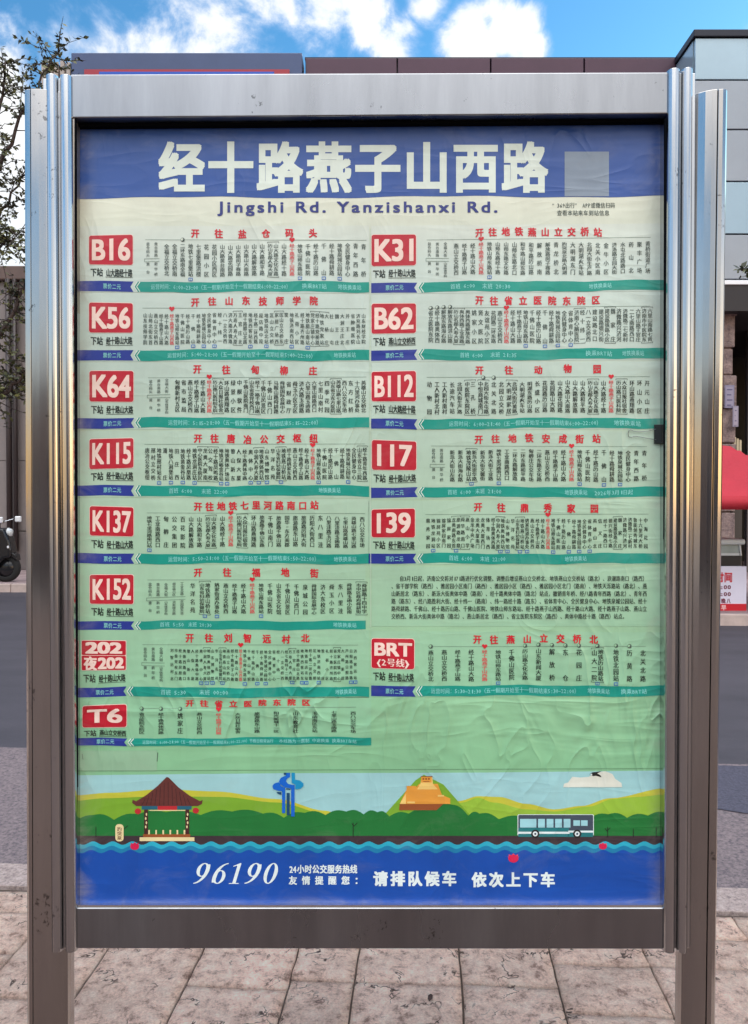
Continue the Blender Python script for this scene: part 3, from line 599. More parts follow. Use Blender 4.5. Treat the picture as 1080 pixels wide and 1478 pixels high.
h1 = hill([(104, 1148), (160, 1144), (235, 1139), (310, 1142), (400, 1153), (470, 1170), (500, 1180)], MI['yellow'], 2)
h1.v += []; hh_ = hill([(104, 1156), (150, 1152), (235, 1149), (320, 1150), (400, 1158), (480, 1177), (505, 1184)], MI['lime'], 2.5); h1.add(hh_.v, hh_.f, MI['lime'])
for pts, m_, l_ in (([(640, 1172), (662, 1156), (690, 1149), (720, 1150), (760, 1160), (800, 1168), (840, 1163), (880, 1152), (964, 1137)], 'yellow', 2),
                    ([(640, 1176), (668, 1158), (690, 1151), (712, 1158), (760, 1168), (800, 1171), (850, 1164), (885, 1153), (920, 1150), (964, 1146)], 'olive', 2.5)):
    t_ = hill(pts, 0, l_); h1.add(t_.v, t_.f, MI[m_])
h1.poly([(553, 1178), (600, 1126), (612, 1118), (640, 1132), (680, 1178)], MI['lime'], 2.7)
h1.build('hills', MU, MURAL)
q = Print(); pts = []
x = 104.0; rnd = random.Random(3)
humps = [(104, 1190)] + [(x_, y_) for x_, y_ in ((135, 1176), (165, 1183), (200, 1175), (240, 1172), (290, 1176), (335, 1171), (380, 1174), (410, 1180), (440, 1173), (470, 1176), (500, 1171), (525, 1175), (545, 1172), (562, 1178), (590, 1174), (620, 1168), (652, 1161), (676, 1177), (692, 1174), (720, 1182), (760, 1180), (800, 1178), (850, 1182), (878, 1175), (905, 1180), (935, 1177), (964, 1174))]
for i in range(len(humps) - 1):
    (x0, y0), (x1, y1) = humps[i], humps[i + 1]
    for k in range(6):
        t = k / 6; pts.append((x0 + (x1 - x0) * t, y0 + (y1 - y0) * t - 4.2 * math.sin(math.pi * t)))
pts.append(humps[-1]); q.poly(pts[::-1] + [(104, 1212), (964, 1212)], MI['green'], 3); q.build('tree_line', MU, MURAL)
q = Print(); q.rect(104, 1206, 964, 1222, MI['road'], 3.4); ROADQ = q
q = Print()
for yb, amp, m_, l_, ph in ((1216.5, 2.6, 'aqua', 3.8, 0), (1222.5, 2.4, 'cyan', 4.2, 0.3), (1228.5, 2.4, 'deep', 4.6, 0.6)):
    w_ = [(104 + 860 * k / 240, yb + amp * math.sin(2 * math.pi * (104 + 860 * k / 240) / 28.4 + ph)) for k in range(241)]
    for k in range(240): q.poly([w_[k], (w_[k][0], 1312), (w_[k + 1][0], 1312), w_[k + 1]], MI[m_], l_)
q.build('water', MU, MURAL)
# pavilion
q = Print(); roof = [(191, 1158), (192, 1154), (197, 1156), (212, 1147), (228, 1134), (241, 1121), (244, 1122), (258, 1136), (274, 1148), (289, 1156), (293, 1154), (292, 1160), (286, 1163), (197, 1163)]
q.poly(roof[::-1], MI['maroon'], 4)
for k in range(12):
    x = 205 + 6.4 * k; yt = 1124 + abs(x - 241) * 0.72 + 3; q.line(x + (241 - x) * .14, yt, x, 1162, 1.0, MI['maroon_dark'], 4.3)
q.rect(205, 1163, 277, 1168, MI['tealbeam'], 4); q.rect(228, 1163, 256, 1170, MI['red'], 4.3); q.line(216, 1169.3, 268, 1169.3, 1.2, MI['cream'], 4.4)
for x in (208.5, 268):
    q.rect(x, 1168, x + 5.5, 1205, MI['maroon_dark'], 4.2)
    for k in range(4): q.ell(x + 2.8 + (-1) ** k * .5, 1175 + 6 * k, 1.1, 2.2, MI['cream'], 4.5, 8)
q.ell(199.5, 1170.5, 4.6, 4.2, MI['red'], 4.3); q.ell(283, 1169.5, 4.6, 4.2, MI['red'], 4.3)
for k in range(6): q.rect(214.5 + 10.2 * k, 1197.5, 216.8 + 10.2 * k, 1204, MI['cream'], 4.4)
q.rect(207, 1203.5, 275, 1208, MI['brown'], 4.4); q.rect(202, 1208, 281, 1213.5, MI['cream'], 4.6); q.build('pavilion_picture', MU, MURAL)
q = Print(); q.rrect(167, 1189, 179, 1214, 5, MI['cream'], 4.6)
for i, ch in enumerate('趵突泉'): q.char(ch, 169.5, 1193 + 6.3 * i, 176.5, 1199.5 + 6.3 * i, MI['maroon'], 5, 0.01)
q.build('stone_tablet_picture', MU, MURAL)
# blue looping emblem
q = Print()
q.rect(410, 1115, 418.5, 1118, MI['navy'], 5); q.rect(414, 1115, 419, 1121, MI['blue'], 5.2)
arc = [(419, 1115), (419, 1121), (415, 1123), (413, 1127), (416, 1131), (423, 1132.5), (425.5, 1132.8), (425.5, 1178), (420.5, 1178), (420.5, 1137.5), (411, 1136), (404.5, 1131), (403, 1127), (406, 1122), (413, 1119), (414, 1115)]
q.poly(arc[::-1], MI['blue'], 5.4)
q.poly([(421, 1115), (426, 1115), (426, 1125), (433, 1126), (438, 1130), (438.5, 1134), (434, 1138), (426.5, 1139), (426.5, 1132), (421.5, 1129.5)][::-1], MI['blue_light'], 5.2)
q.poly([(403, 1128.5), (397, 1130), (393.5, 1134), (395, 1138.5), (402, 1141), (407.5, 1141.5), (407.5, 1173), (412, 1173), (412, 1137), (406, 1134)], MI['blue'], 5.1)
q.poly([(399.5, 1142.5), (406.5, 1143), (406.5, 1147), (401, 1145)], MI['navy'], 5); q.rect(414, 1144, 418.5, 1176, MI['navy'], 5)
q.poly([(413, 1137.5), (419.5, 1138), (419.5, 1139.5), (413, 1139)], MI['navy'], 5.3)
q.build('blue_emblem', MU, MURAL)
# hilltop fort
q = Print()
q.poly([(577, 1160), (587, 1139), (587, 1134), (601, 1134), (601, 1160)], MI['orange'], 4); q.poly([(577, 1160), (586, 1145), (586, 1160)], MI['orange_pale'], 4.2)
q.poly([(601, 1160), (601, 1136), (605, 1131), (632, 1131), (638, 1147), (650, 1152), (650, 1160)], MI['orange'], 4)
q.poly([(602, 1139), (607, 1130), (609, 1120), (624, 1120), (625, 1131), (632, 1139)], MI['orange_pale'], 4.3); q.rect(608, 1120.5, 623, 1129, MI['orange'], 4.5)
for k in range(3): q.rect(610 + 4 * k, 1122.5, 612.4 + 4 * k, 1125, MI['brown'], 4.7)
q.line(611, 1127.6, 620, 1127.6, .9, MI['brown'], 4.7); q.line(607.5, 1120.5, 624.5, 1120.5, 1.2, MI['brown'], 4.7)
q.rect(632, 1147, 641, 1149.5, MI['orange_pale'], 4.4); q.rect(588, 1156.5, 599, 1159, MI['orange_pale'], 4.4)
q.poly([(577, 1160), (576, 1169), (630, 1169), (640, 1160)], MI['brown'], 4.1); q.build('hilltop_fort_picture', MU, MURAL)
# cloud and swallow
q = Print(); cl = [(813, 1136), (814, 1131), (820, 1129), (826, 1121), (838, 1122), (850, 1121), (862, 1114), (874, 1113), (884, 1117), (888, 1124), (897, 1130), (898, 1136)]; q.poly(cl[::-1], MI['offwhite'], 2.6); q.build('cloud_picture', MU, MURAL)
q = Print(); q.poly([(850, 1118), (855, 1114.5), (868, 1113), (862, 1116), (867, 1119), (868, 1121.5), (860, 1119.5), (856, 1120), (852, 1117)], MI['black'], 3.2); q.ell(853.6, 1117.4, 1.3, 1.1, MI['white'], 3.5, 8); q.build('swallow_picture', MU, MURAL)
# bus
q = Print(); q.rrect(747, 1175, 857, 1206, 2, MI['white'], 4); q.rrect(748, 1175.8, 856, 1206, 2, MI['slate'], 4.2); q.rect(748, 1194.5, 821, 1207.5, MI['busteal'], 4.4); q.rect(820, 1198, 856, 1207.5, MI['busteal'], 4.4)
q.rect(748, 1200, 822, 1203, MI['white'], 4.6); q.rect(820, 1198.4, 856, 1201.2, MI['white'], 4.6)
for k in range(6): q.rect(750.5 + 12.3 * k + (1.5 if k else 0), 1181.5, 761.8 + 12.3 * k + (2.6 if k == 0 else 0), 1194, MI['pane'], 4.6)
q.rect(827.5, 1183.5, 837, 1191.5, MI['pane'], 4.6); q.rect(838.5, 1183.5, 848, 1191.5, MI['pane'], 4.6)
for x in (772.5, 833):
    q.ell(x, 1203, 6, 6, MI['black'], 4.9); q.ell(x, 1203, 3.6, 3.6, MI['white'], 5.2); q.ell(x, 1203, 1.6, 1.6, MI['slate'], 5.4)
q.build('bus_picture', MU, MURAL)
# lotus flowers and lamp posts
for cx, cy, s_, m_ in ((195, 1219, 11.5, 'pink'), (741, 1236, 13.5, 'rose'), (870, 1219, 10.5, 'rose')):
    q = Print()
    for a in (-60, -30, 0, 30, 60):
        dx, dy = math.sin(R(a)), math.cos(R(a)) * .75
        q.poly([(cx - dx * 1, cy + s_ * .55), (cx + dx * s_ * .62 - dy * s_ * .28, cy + s_ * .1 - dy * s_ * .3), (cx + dx * s_, cy + s_ * .35 - dy * s_ * .95), (cx + dx * s_ * .62 + dy * s_ * .28, cy + s_ * .1 - dy * s_ * .3)], MI[m_], 5 + abs(a) * .004)
    q.ell(cx, cy + s_ * .2, s_ * .55, s_ * .42, MI['pink'], 5.4); q.build('lotus_picture', MU, MURAL)
q = ROADQ
for x, y in ((139, 1193), (510, 1187), (877, 1193), (914, 1196), (947, 1194)):
    q.rect(x - .5, y, x + .5, 1208, MI['black'], 4.5)
for x, s_ in ((180, 1191), (511, 1187), (876, 1194)): q.line(x, s_ + 5, x + 5, s_, .9, MI['black'], 4.5); q.line(x, s_ + 5, x - 3, s_ + 1, .9, MI['black'], 4.5)
q.build('lakeside_road', MU, MURAL)
# service line: slanted contrast figures and the reminder
q = Print()
def digit(d, x0, y0, w, h):
    sh = 0.30 * h
    T = lambda u, v: (x0 + u * w + v * sh, y0 + h - v * h)
    def ring(cx, cy, rx, ry, ix, iy, tilt=0.0):
        n = 28
        o = [T(cx + rx * math.cos(2 * math.pi * k / n), cy + ry * math.sin(2 * math.pi * k / n)) for k in range(n)]
        i_ = [T(cx + ix * math.cos(2 * math.pi * k / n), cy + iy * math.sin(2 * math.pi * k / n)) for k in range(n)]
        for k in range(n): q.poly([o[k], o[(k + 1) % n], i_[(k + 1) % n], i_[k]][::-1], MI['white'], 5.5)
    if d == '0': ring(.5, .5, .44, .5, .20, .455)
    if d in '96':
        fl = (lambda u, v: (u, v)) if d == '9' else (lambda u, v: (1 - u, 1 - v))
        c = fl(.47, .67); ring(c[0], c[1], .42, .33, .19, .285)
        oa, ia = [], []
        for k in range(13):
            t = k / 12; a = R(20 - 105 * t)
            oa.append((.02 + .88 * math.cos(a) * (1 - .0 * t), .70 + .70 * math.sin(a))); ia.append((.02 + .62 * math.cos(a), .70 + .66 * math.sin(a)))
        for k in range(12): q.poly([T(*fl(*z)) for z in (oa[k], oa[k + 1], ia[k + 1], ia[k])], MI['white'], 5.6)
    if d == '1':
        q.poly([T(.40, .03), T(.62, .03), T(.62, .99), (T(.56, 1.0)), T(.14, .86), T(.14, .82), T(.36, .87), T(.40, .84)], MI['white'], 5.5)
        q.poly([T(.18, 0), T(.84, 0), T(.84, .035), T(.18, .035)], MI['white'], 5.6)
for i, d in enumerate('96190'): digit(d, 277.5 + 24.6 * i, 1245, 21.5, 30)
q.build('hotline_number', MU, MURAL); q = Print()
q.row('24', 418, 428.5, 1254, 5.4, 13, MI['white'], 5.5, 0.03); q.row('小时公交服务热线', 429, 516, 1253.8, 10.6, 13, MI['white'], 5.5, 0.035, 3)
q.row('友情提醒您：', 417, 524, 1270, 12.2, 13, MI['white'], 5.5, 0.035, 3)
q.build('hotline_caption', MU, MURAL); q = Print()
q.row('请排队候车', 539, 659, 1267.5, 21, 22, MI['white'], 5.5, 0.045, 4); q.build('queue_reminder', MU, MURAL); q = Print()
q.row('依次上下车', 681, 801, 1269, 21, 22, MI['white'], 5.5, 0.045, 4)
q.build('boarding_reminder', MU, MURAL)
# strip of clear tape and a slit in the blank field
q = Print(); q.rect(113, 1083, 227, 1113, 0, 1.6); q.build('clear_tape', [printed('tape', lin(146, 186, 152), rough=0.22)], POSTER)
q = Print(); q.line(228, 1086, 227, 1099, 1.0, 0, 1.8); q.line(119, 1088, 120, 1096, .7, 0, 1.8); q.line(108, 1112.5, 962, 1109, .8, 1, 1.7); q.line(534.5, 330, 535.5, 905, .8, 2, 2.2)
q.build('paper_seams', [M_ink2, printed('seam_shade', lin(104, 146, 112)), printed('seam_pale', lin(196, 214, 192))], POSTER)

# ------------------------------------------------------------------ binder clip on the right edge of the print
cp = PP(952, 627)
CLIP = thing('binder_clip', (cp[0], cp[1] - 0.004, cp[2]), 'black binder clip gripping the right edge of the poster', 'binder clip')
def cpp(px, py, dy=0.0):
    a_ = PP(px, py); return Vector((a_[0], a_[1] - dy, a_[2]))
b = MB(); t_, u_ = cpp(943.5, 613), cpp(960.5, 640.5)
b.extrude([Vector((t_.x, t_.y - .002, t_.z)), Vector((t_.x, t_.y - .0045, t_.z)), Vector((u_.x, t_.y - .011, t_.z)), Vector((u_.x, t_.y + .004, t_.z))], (0, 0, u_.z - t_.z))
b.build('jaw', mat('black_lacquer', lin(20, 26, 26), 0.35), CLIP, bevel=0.0008)
w = [(946, 619.5), (934, 622.5), (922, 623.3), (914, 622.5), (909.5, 620.3), (906.8, 622), (906, 626), (907, 630.5), (911, 631.5), (915, 629.5), (922, 630.5), (934, 633), (946, 635)]
MB().tube([cpp(x, y, .0048 if x > 930 else .0034) for x, y in w], 0.00075, 6).build('wire_handle', mat('wire_steel', (0.30, 0.32, 0.32, 1), 0.4, 0.9), CLIP, smooth=True)

# ------------------------------------------------------------------ ground
KA = math.atan(0.068); U = Vector((math.cos(KA), -math.sin(KA), 0)); V = Vector((math.sin(KA), math.cos(KA), 0)); K0 = Vector((0, 2.86, 0))
def uv(u, v, z=0.0): return K0 + U * u + V * v + Vector((0, 0, z))
def sheet(name, quad, z, m, n=1):
    mb = MB(); mb.add([(p_[0], p_[1], z) for p_ in quad], [(0, 1, 2, 3)]); return tag(mb.build(name, m), kind='structure')

def stone_mat(name, c1, c2, c3, bump=0.006, scale=9.0, rough=0.8, crack=False):
    m = bpy.data.materials.new(name); m.use_nodes = True; nt = m.node_tree; p_ = nt.nodes['Principled BSDF']; N, L = nt.nodes.new, nt.links.new
    p_.inputs['Roughness'].default_value = rough; p_.inputs['Specular IOR Level'].default_value = 0.35
    g_ = N('ShaderNodeNewGeometry'); oi = N('ShaderNodeAttribute'); oi.attribute_name = 'tone'; oi.attribute_type = 'GEOMETRY'
    def nz(s, d, r_, dist=0.0, sc=(1, 1, 1)):
        mp = N('ShaderNodeMapping'); mp.inputs['Scale'].default_value = sc; L(g_.outputs['Position'], mp.inputs[0])
        n = N('ShaderNodeTexNoise'); n.inputs['Scale'].default_value = s; n.inputs['Detail'].default_value = d; n.inputs['Roughness'].default_value = r_; n.inputs['Distortion'].default_value = dist; L(mp.outputs[0], n.inputs['Vector']); return n.outputs[0]
    big, med, fin = nz(scale * .45, 6, 0.6, 0.6), nz(scale * 2.2, 9, 0.80, 0.25), nz(scale * 16, 6, 0.75)
    r1 = N('ShaderNodeValToRGB'); e = r1.color_ramp.elements; e[0].position = .36; e[0].color = c3; e[1].position = .62; e[1].color = c1; x_ = e.new(.48); x_.color = c2; L(med, r1.inputs[0])
    r2 = N('ShaderNodeMapRange'); r2.inputs['From Min'].default_value = .3; r2.inputs['From Max'].default_value = .7; r2.inputs['To Min'].default_value = .86; r2.inputs['To Max'].default_value = 1.2; L(big, r2.inputs['Value'])
    r3 = N('ShaderNodeMapRange'); r3.inputs['From Min'].default_value = .3; r3.inputs['From Max'].default_value = .7; r3.inputs['To Min'].default_value = .75; r3.inputs['To Max'].default_value = 1.2; L(fin, r3.inputs['Value'])
    a_ = N('ShaderNodeMath'); a_.operation = 'MULTIPLY'; L(r2.outputs[0], a_.inputs[0]); L(r3.outputs[0], a_.inputs[1])
    b_ = N('ShaderNodeMath'); b_.operation = 'MULTIPLY_ADD'; L(oi.outputs['Fac'], b_.inputs[0]); b_.inputs[1].default_value = 0.28; L(a_.outputs[0], b_.inputs[2])
    vm = N('ShaderNodeVectorMath'); vm.operation = 'SCALE'; L(r1.outputs[0], vm.inputs[0]); L(b_.outputs[0], vm.inputs['Scale'])
    if crack:          # thin broken edges of the stamped slate texture, filled with dirt
        cn, cm = nz(scale * .8, 4, 0.6, 0.4), nz(scale * .9, 2, .5, 0, (1, 1.3, 1))
        ca = N('ShaderNodeMath'); ca.operation = 'ABSOLUTE'; cs = N('ShaderNodeMath'); cs.operation = 'SUBTRACT'; L(cn, cs.inputs[0]); cs.inputs[1].default_value = .5; L(cs.outputs[0], ca.inputs[0])
        c1_ = N('ShaderNodeMapRange'); c1_.inputs['From Min'].default_value = .004; c1_.inputs['From Max'].default_value = .014; c1_.inputs['To Min'].default_value = 1; c1_.inputs['To Max'].default_value = 0; L(ca.outputs[0], c1_.inputs['Value'])
        c2_ = N('ShaderNodeMapRange'); c2_.inputs['From Min'].default_value = .5; c2_.inputs['From Max'].default_value = .6; L(cm, c2_.inputs['Value'])
        cc = N('ShaderNodeMath'); cc.operation = 'MULTIPLY'; L(c1_.outputs[0], cc.inputs[0]); L(c2_.outputs[0], cc.inputs[1])
        cx = N('ShaderNodeMix'); cx.data_type = 'RGBA'; L(cc.outputs[0], cx.inputs[0]); L(vm.outputs[0], cx.inputs[6]); cx.inputs[7].default_value = lin(96, 76, 68); L(cx.outputs[2], p_.inputs['Base Color'])
    else: L(vm.outputs[0], p_.inputs['Base Color'])
    h1_ = N('ShaderNodeMath'); h1_.operation = 'MULTIPLY_ADD'; L(med, h1_.inputs[0]); h1_.inputs[1].default_value = 2.2; L(fin, h1_.inputs[2])
    h2_ = N('ShaderNodeMath'); h2_.operation = 'MULTIPLY_ADD'; L(big, h2_.inputs[0]); h2_.inputs[1].default_value = 2.5; L(h1_.outputs[0], h2_.inputs[2])
    bp = N('ShaderNodeBump'); bp.inputs['Strength'].default_value = 1.0; bp.inputs['Distance'].default_value = bump; L(h2_.outputs[0], bp.inputs['Height']); L(bp.outputs[0], p_.inputs['Normal'])
    return m
M_slab = stone_mat('stamped_concrete', lin(255, 230, 212), lin(240, 204, 186), lin(160, 124, 110), 0.02, 9.0, crack=True)
M_kerb = stone_mat('kerb_granite', lin(172, 158, 152), lin(150, 134, 130), lin(100, 90, 90), 0.002, 26.0)
M_joint = mat('joint_dirt', lin(92, 78, 70), 0.9, noise=0.4, nscale=30, bump=0.002, bscale=120)
M_road = mat('smooth_asphalt', lin(70, 66, 74), 0.66, noise=0.22, nscale=2.2, bump=0.003, bscale=120, dark=lin(50, 48, 55), stretch=(.35, 1, 1))
M_rough = mat('coarse_asphalt', lin(140, 124, 124), 0.85, noise=0.6, nscale=70, bump=0.006, bscale=95, dark=lin(62, 58, 66))
M_rough2 = mat('dark_coarse_asphalt', lin(84, 82, 98), 0.85, noise=0.6, nscale=80, bump=0.006, bscale=95, dark=lin(46, 46, 58))
sheet('ground', [(-400, -400), (400, -400), (400, 400), (-400, 400)], -0.16, mat('bare_ground', lin(120, 110, 104), 0.9, noise=0.3, nscale=0.5))
def q4(u0, u1, v0, v1): return [uv(u0, v0), uv(u1, v0), uv(u1, v1), uv(u0, v1)]
sheet('cycle_lane', q4(-60, 60, -11, -1.45), -0.013, mat('lane_asphalt', lin(98, 76, 68), .8, noise=.3, nscale=40, bump=.003, bscale=90))  # unseen dark sheet, added so the steel mirrors dark ground
sheet('road', q4(-60, 60, 0.17, 30), -0.012, M_road)
sheet('road_near_strip', q4(-60, 60, 0.172, 1.62), -0.008, M_rough)
mb = MB(); pa = [uv(1.62, 0.95), uv(2.0, 0.80), uv(9, 0.74), uv(9, 1.58), uv(1.3, 1.58), uv(1.36, 1.06)]
mb.add([(p_.x, p_.y, -0.004) for p_ in pa], [tuple(range(6))]); tag(mb.build('road_patch', M_rough2), kind='structure')
# bed under the slabs
sheet('pavement_bed', q4(-14, 14, -1.6, 0.0), -0.016, M_joint)
# stamped stone slabs in columns running away from the kerb, cut at uneven lengths
rnd = random.Random(11)
mb = MB(); tones = []
def slab(u0, u1, v0, v1):
    g_ = 0.0034
    near = abs((u0 + u1) / 2) < 3 and v0 > -2.2
    st = 0.03 if near else 0.3
    nu, nv = max(2, int((u1 - u0) / st)), max(2, int((v1 - v0) / st)); tone = rnd.uniform(-1, 1) * .35
    base = rnd.uniform(-.0015, .0015); tx, ty = rnd.uniform(-.004, .004), rnd.uniform(-.004, .004)
    vs_, fs = [], []
    jig = lambda k: mnoise.noise(Vector(k)) * .004
    for j in range(nv + 1):
        for i in range(nu + 1):
            a_, c_ = i / nu, j / nv; u_, v_ = u0 + g_ + (u1 - u0 - 2 * g_) * a_, v0 + g_ + (v1 - v0 - 2 * g_) * c_
            edge = i in (0, nu) or j in (0, nv)
            if edge and near: u_ += jig((u_ * 14, v_ * 14, 1)); v_ += jig((u_ * 14, v_ * 14, 5))
            z = base + tx * (a_ - .5) + ty * (c_ - .5) + .0035 * mnoise.noise(Vector((u_ * 6, v_ * 6, 3))) + .002 * mnoise.noise(Vector((u_ * 21, v_ * 21, 9)))
            if edge: z -= .005
            vs_.append(uv(u_, v_, z - .002))
    W = nu + 1
    for j in range(nv):
        for i in range(nu): fs.append((j * W + i, j * W + i + 1, (j + 1) * W + i + 1, (j + 1) * W + i))
    n0 = len(vs_); rim = [i for i in range(nu + 1)] + [j * W + nu for j in range(1, nv + 1)] + [nv * W + i for i in range(nu - 1, -1, -1)] + [j * W for j in range(nv - 1, 0, -1)]
    for r_ in rim: p_ = vs_[r_]; vs_.append(Vector((p_.x, p_.y, -.016)))
    for k in range(len(rim)):
        k2 = (k + 1) % len(rim); fs.append((rim[k], n0 + k, n0 + k2, rim[k2]))
    mb.add(vs_, fs); tones.extend([tone] * len(vs_))
cuts_u = [-.87 - .33 * k + .04 * math.sin(k * 2.3) for k in range(18, 0, -1)] + [-.87, -.55, -.23, .306, .607, .92] + [.92 + .33 * k + .05 * math.sin(k * 1.7) for k in range(1, 18)]
FIRST = {-.55: .365, -.23: .315, .306: .30, .607: .175, -.87: .62}
for u0, u1 in zip(cuts_u[:-1], cuts_u[1:]):
    v = -.035; slab(u0, u1, v - .15, v); v -= .15; first = True
    while v > -1.2:
        l_ = FIRST.get(round(u0, 3)) if first else None
        l_ = l_ or rnd.choice((.17, .24, .30, .38, .46, .55)); first = False
        if u1 - u0 > .45 and rnd.random() < .7 or rnd.random() < .12 and u1 - u0 > .3:
            m_ = u0 + (u1 - u0) * rnd.choice((.38, .5, .56, .62)); slab(u0, m_, v - l_, v); slab(m_, u1, v - l_, v)
        else: slab(u0, u1, v - l_, v)
        v -= l_
pave = tag(mb.build('pavement', M_slab, smooth=True), kind='structure')
at_ = pave.data.attributes.new('tone', 'FLOAT', 'POINT'); at_.data.foreach_set('value', tones)
# kerb stones: flush on this side
mb = MB(); u = -14.0; tones = []
while u < 14:
    l_ = .62; c = [uv(u + .004, -.012), uv(u + l_ - .004, -.012), uv(u + l_ - .004, .165), uv(u + .004, .165)]
    mb.prism([(p_.x, p_.y) for p_ in c], -.15, .002 + rnd.uniform(-.001, .001)); u += l_
tag(mb.build('kerb', M_kerb, bevel=.004), kind='structure')

# far side of the street: a low pavement with a forecourt coming forward on the right
mb = MB(); zf = .12
far = [(-60, 15.2), (-9, 12.72), (-5.0, 12.62), (2.6, 11.4), (2.9, 9.35), (7.5, 9.10), (60, 9.0), (60, 60), (-60, 60)]
mb.prism(far, -.1, zf); tag(mb.build('far_pavement', [mat('far_paving', lin(168, 146, 146), .8, noise=.35, nscale=2.5, bump=.004, bscale=20, dark=lin(126, 108, 108))]), kind='structure')
mb = MB()
for i in range(6):
    (xa, ya), (xb, yb) = far[i], far[i + 1]
    d = Vector((xb - xa, yb - ya, 0)); L_ = d.length; d.normalize(); n_ = Vector((d.y, -d.x, 0)); s = 0.0
    while s < L_ - .01:
        e = min(L_, s + 1.0); a0, a1 = Vector((xa, ya, 0)) + d * (s + .004), Vector((xa, ya, 0)) + d * (e - .004)
        mb.prism([(a0.x + n_.x * .08, a0.y + n_.y * .08), (a1.x + n_.x * .08, a1.y + n_.y * .08), (a1.x + n_.x * .003, a1.y + n_.y * .003), (a0.x + n_.x * .003, a0.y + n_.y * .003)], -.1, zf + .006); s = e
tag(mb.build('far_kerb', mat('far_kerb_stone', lin(196, 176, 168), .75, noise=.3, nscale=6), bevel=.012), kind='structure')

# ------------------------------------------------------------------ shop building behind the sign
SY = 14.0
ztop = at(540, 84, SY).z; xL, xR = at(105, 90, SY).x, at(986, 90, SY).x; zfb = ztop - 1.5
SHOP = thing('shop_building', ((xL + xR) / 2, SY, 0.12), 'long low shop building with dark panelled roof fascia behind the bus stop sign', 'building')
MB().box(xL, xR, SY + .35, SY + 9, .12, zfb + .6).build('wall', mat('shop_render', lin(150, 140, 136), .8, noise=.2, nscale=2), SHOP)
M_fas = mat('fascia_metal', lin(74, 50, 66), .45, 0.3, noise=.2, nscale=1.5)
seams = [437 + 3, 573.5, 708.5, 843.5, 986]
for i in range(4):
    a_, c_ = at(seams[i], 90, SY).x + .012, at(seams[i + 1], 90, SY).x - .012
    MB().box(a_, c_, SY, SY + .34, zfb, ztop).build('fascia_panel', M_fas, SHOP, bevel=.01)
MB().box(at(440, 90, SY).x, xR, SY + .02, SY + .5, ztop, ztop + .03).build('coping', mat('coping_metal', lin(40, 34, 44), .4, .5), SHOP)
bx0, bx1 = xL + .02, at(437, 90, SY).x
bb = MB().box(bx0, bx1, SY - .12, SY + .34, zfb - .6, ztop + .03).build('billboard', mat('billboard_casing', lin(62, 76, 112), .4, .2, noise=.15, nscale=2), SHOP, bevel=.012)
z1 = at(270, 100.5, SY - .14).z; z2 = at(270, 104.5, SY - .14).z; i0, i1 = at(122, 100, SY - .14).x, at(418, 100, SY - .14).x; j0, j1 = at(143.5, 104, SY - .15).x, at(396, 104, SY - .15).x
MB().box(i0, i1, SY - .15, SY - .115, zfb - .3, z1).build('border', mat('billboard_red', lin(150, 24, 44), .4), bb)
MB().box(j0, j1, SY - .165, SY - .148, zfb - .1, z2).build('screen', mat('billboard_blue', lin(24, 74, 176), .25), bb)
# fluted end pier
px0, px1 = at(60, 100, SY).x, xL
pier = MB(); pier.box(px0, px1, SY + .04, SY + .9, .12, ztop - .12)
for k in range(5):
    w_ = (px1 - px0) / 5; pier.box(px0 + w_ * k + .02, px0 + w_ * (k + 1) - .02, SY - .06, SY + .04, .12, ztop - .1 + .03 * (k % 2))
pier.build('fluted_pier', mat('pier_stone', lin(176, 166, 160), .75, noise=.2, nscale=4), SHOP, bevel=.01)
for k in range(5):
    a_ = xL + .4 + k * 2.15; fr = MB()
    for z0, z1_ in ((.5, 3.2), (4.4, 7.0)):
        pass
    wf = MB(); wf.box(a_, a_ + 1.8, SY + .26, SY + .36, 4.2, 4.3); wf.box(a_, a_ + 1.8, SY + .26, SY + .36, 7.0, 7.1); wf.box(a_, a_ + .09, SY + .26, SY + .36, 4.3, 7.0); wf.box(a_ + 1.71, a_ + 1.8, SY + .26, SY + .36, 4.3, 7.0); wf.box(a_ + .86, a_ + .94, SY + .26, SY + .36, 4.3, 7.0)
    wo = wf.build('window', mat('window_frame', lin(60, 58, 62), .5), SHOP)
    MB().box(a_ + .09, a_ + 1.71, SY + .30, SY + .34, 4.3, 7.0).build('pane', mat('shop_glass', lin(40, 52, 64), .08, spec=.8), wo)
for k in range(4):
    a_ = xL + .5 + k * 2.7; df = MB(); df.box(a_, a_ + .1, SY + .24, SY + .36, .12, 3.2); df.box(a_ + 2.3, a_ + 2.4, SY + .24, SY + .36, .12, 3.2); df.box(a_ + .1, a_ + 2.3, SY + .24, SY + .36, 3.1, 3.2)
    do = df.build('shopfront', mat('shopfront_frame', lin(120, 118, 116), .4, .6), SHOP)
    MB().box(a_ + .1, a_ + 2.3, SY + .29, SY + .33, .12, 3.1).build('pane', mat('shop_glass', lin(36, 44, 52), .08, spec=.8), do)

# unseen kiosk row added behind the camera, dark for the posts to mirror
KB = thing('kiosk_building', (0, -13.0, -.01), 'unseen low dark kiosk row added for the steel posts to mirror', 'building')
MB().box(-9, 7, -16.5, -13, -.01, 3.7).build('wall', mat('dark_brick', lin(70, 58, 60), .8, noise=.3, nscale=3), KB)
MB().box(-9.3, 7.3, -16.8, -12.6, 3.72, 3.95).build('roof', mat('kiosk_roof', lin(48, 46, 54), .6), KB, bevel=.02)
for k in range(5):
    a_ = -8.2 + 3.1 * k; wo_ = MB().box(a_, a_ + 2.2, -13.0, -12.93, .9, 2.6).build('window', mat('kiosk_frame', lin(60, 60, 64), .5), KB, bevel=.01)
    MB().box(a_ + .1, a_ + 2.1, -12.93, -12.915, 1.0, 2.5).build('pane', mat('kiosk_glass', lin(30, 36, 48), .1), wo_)

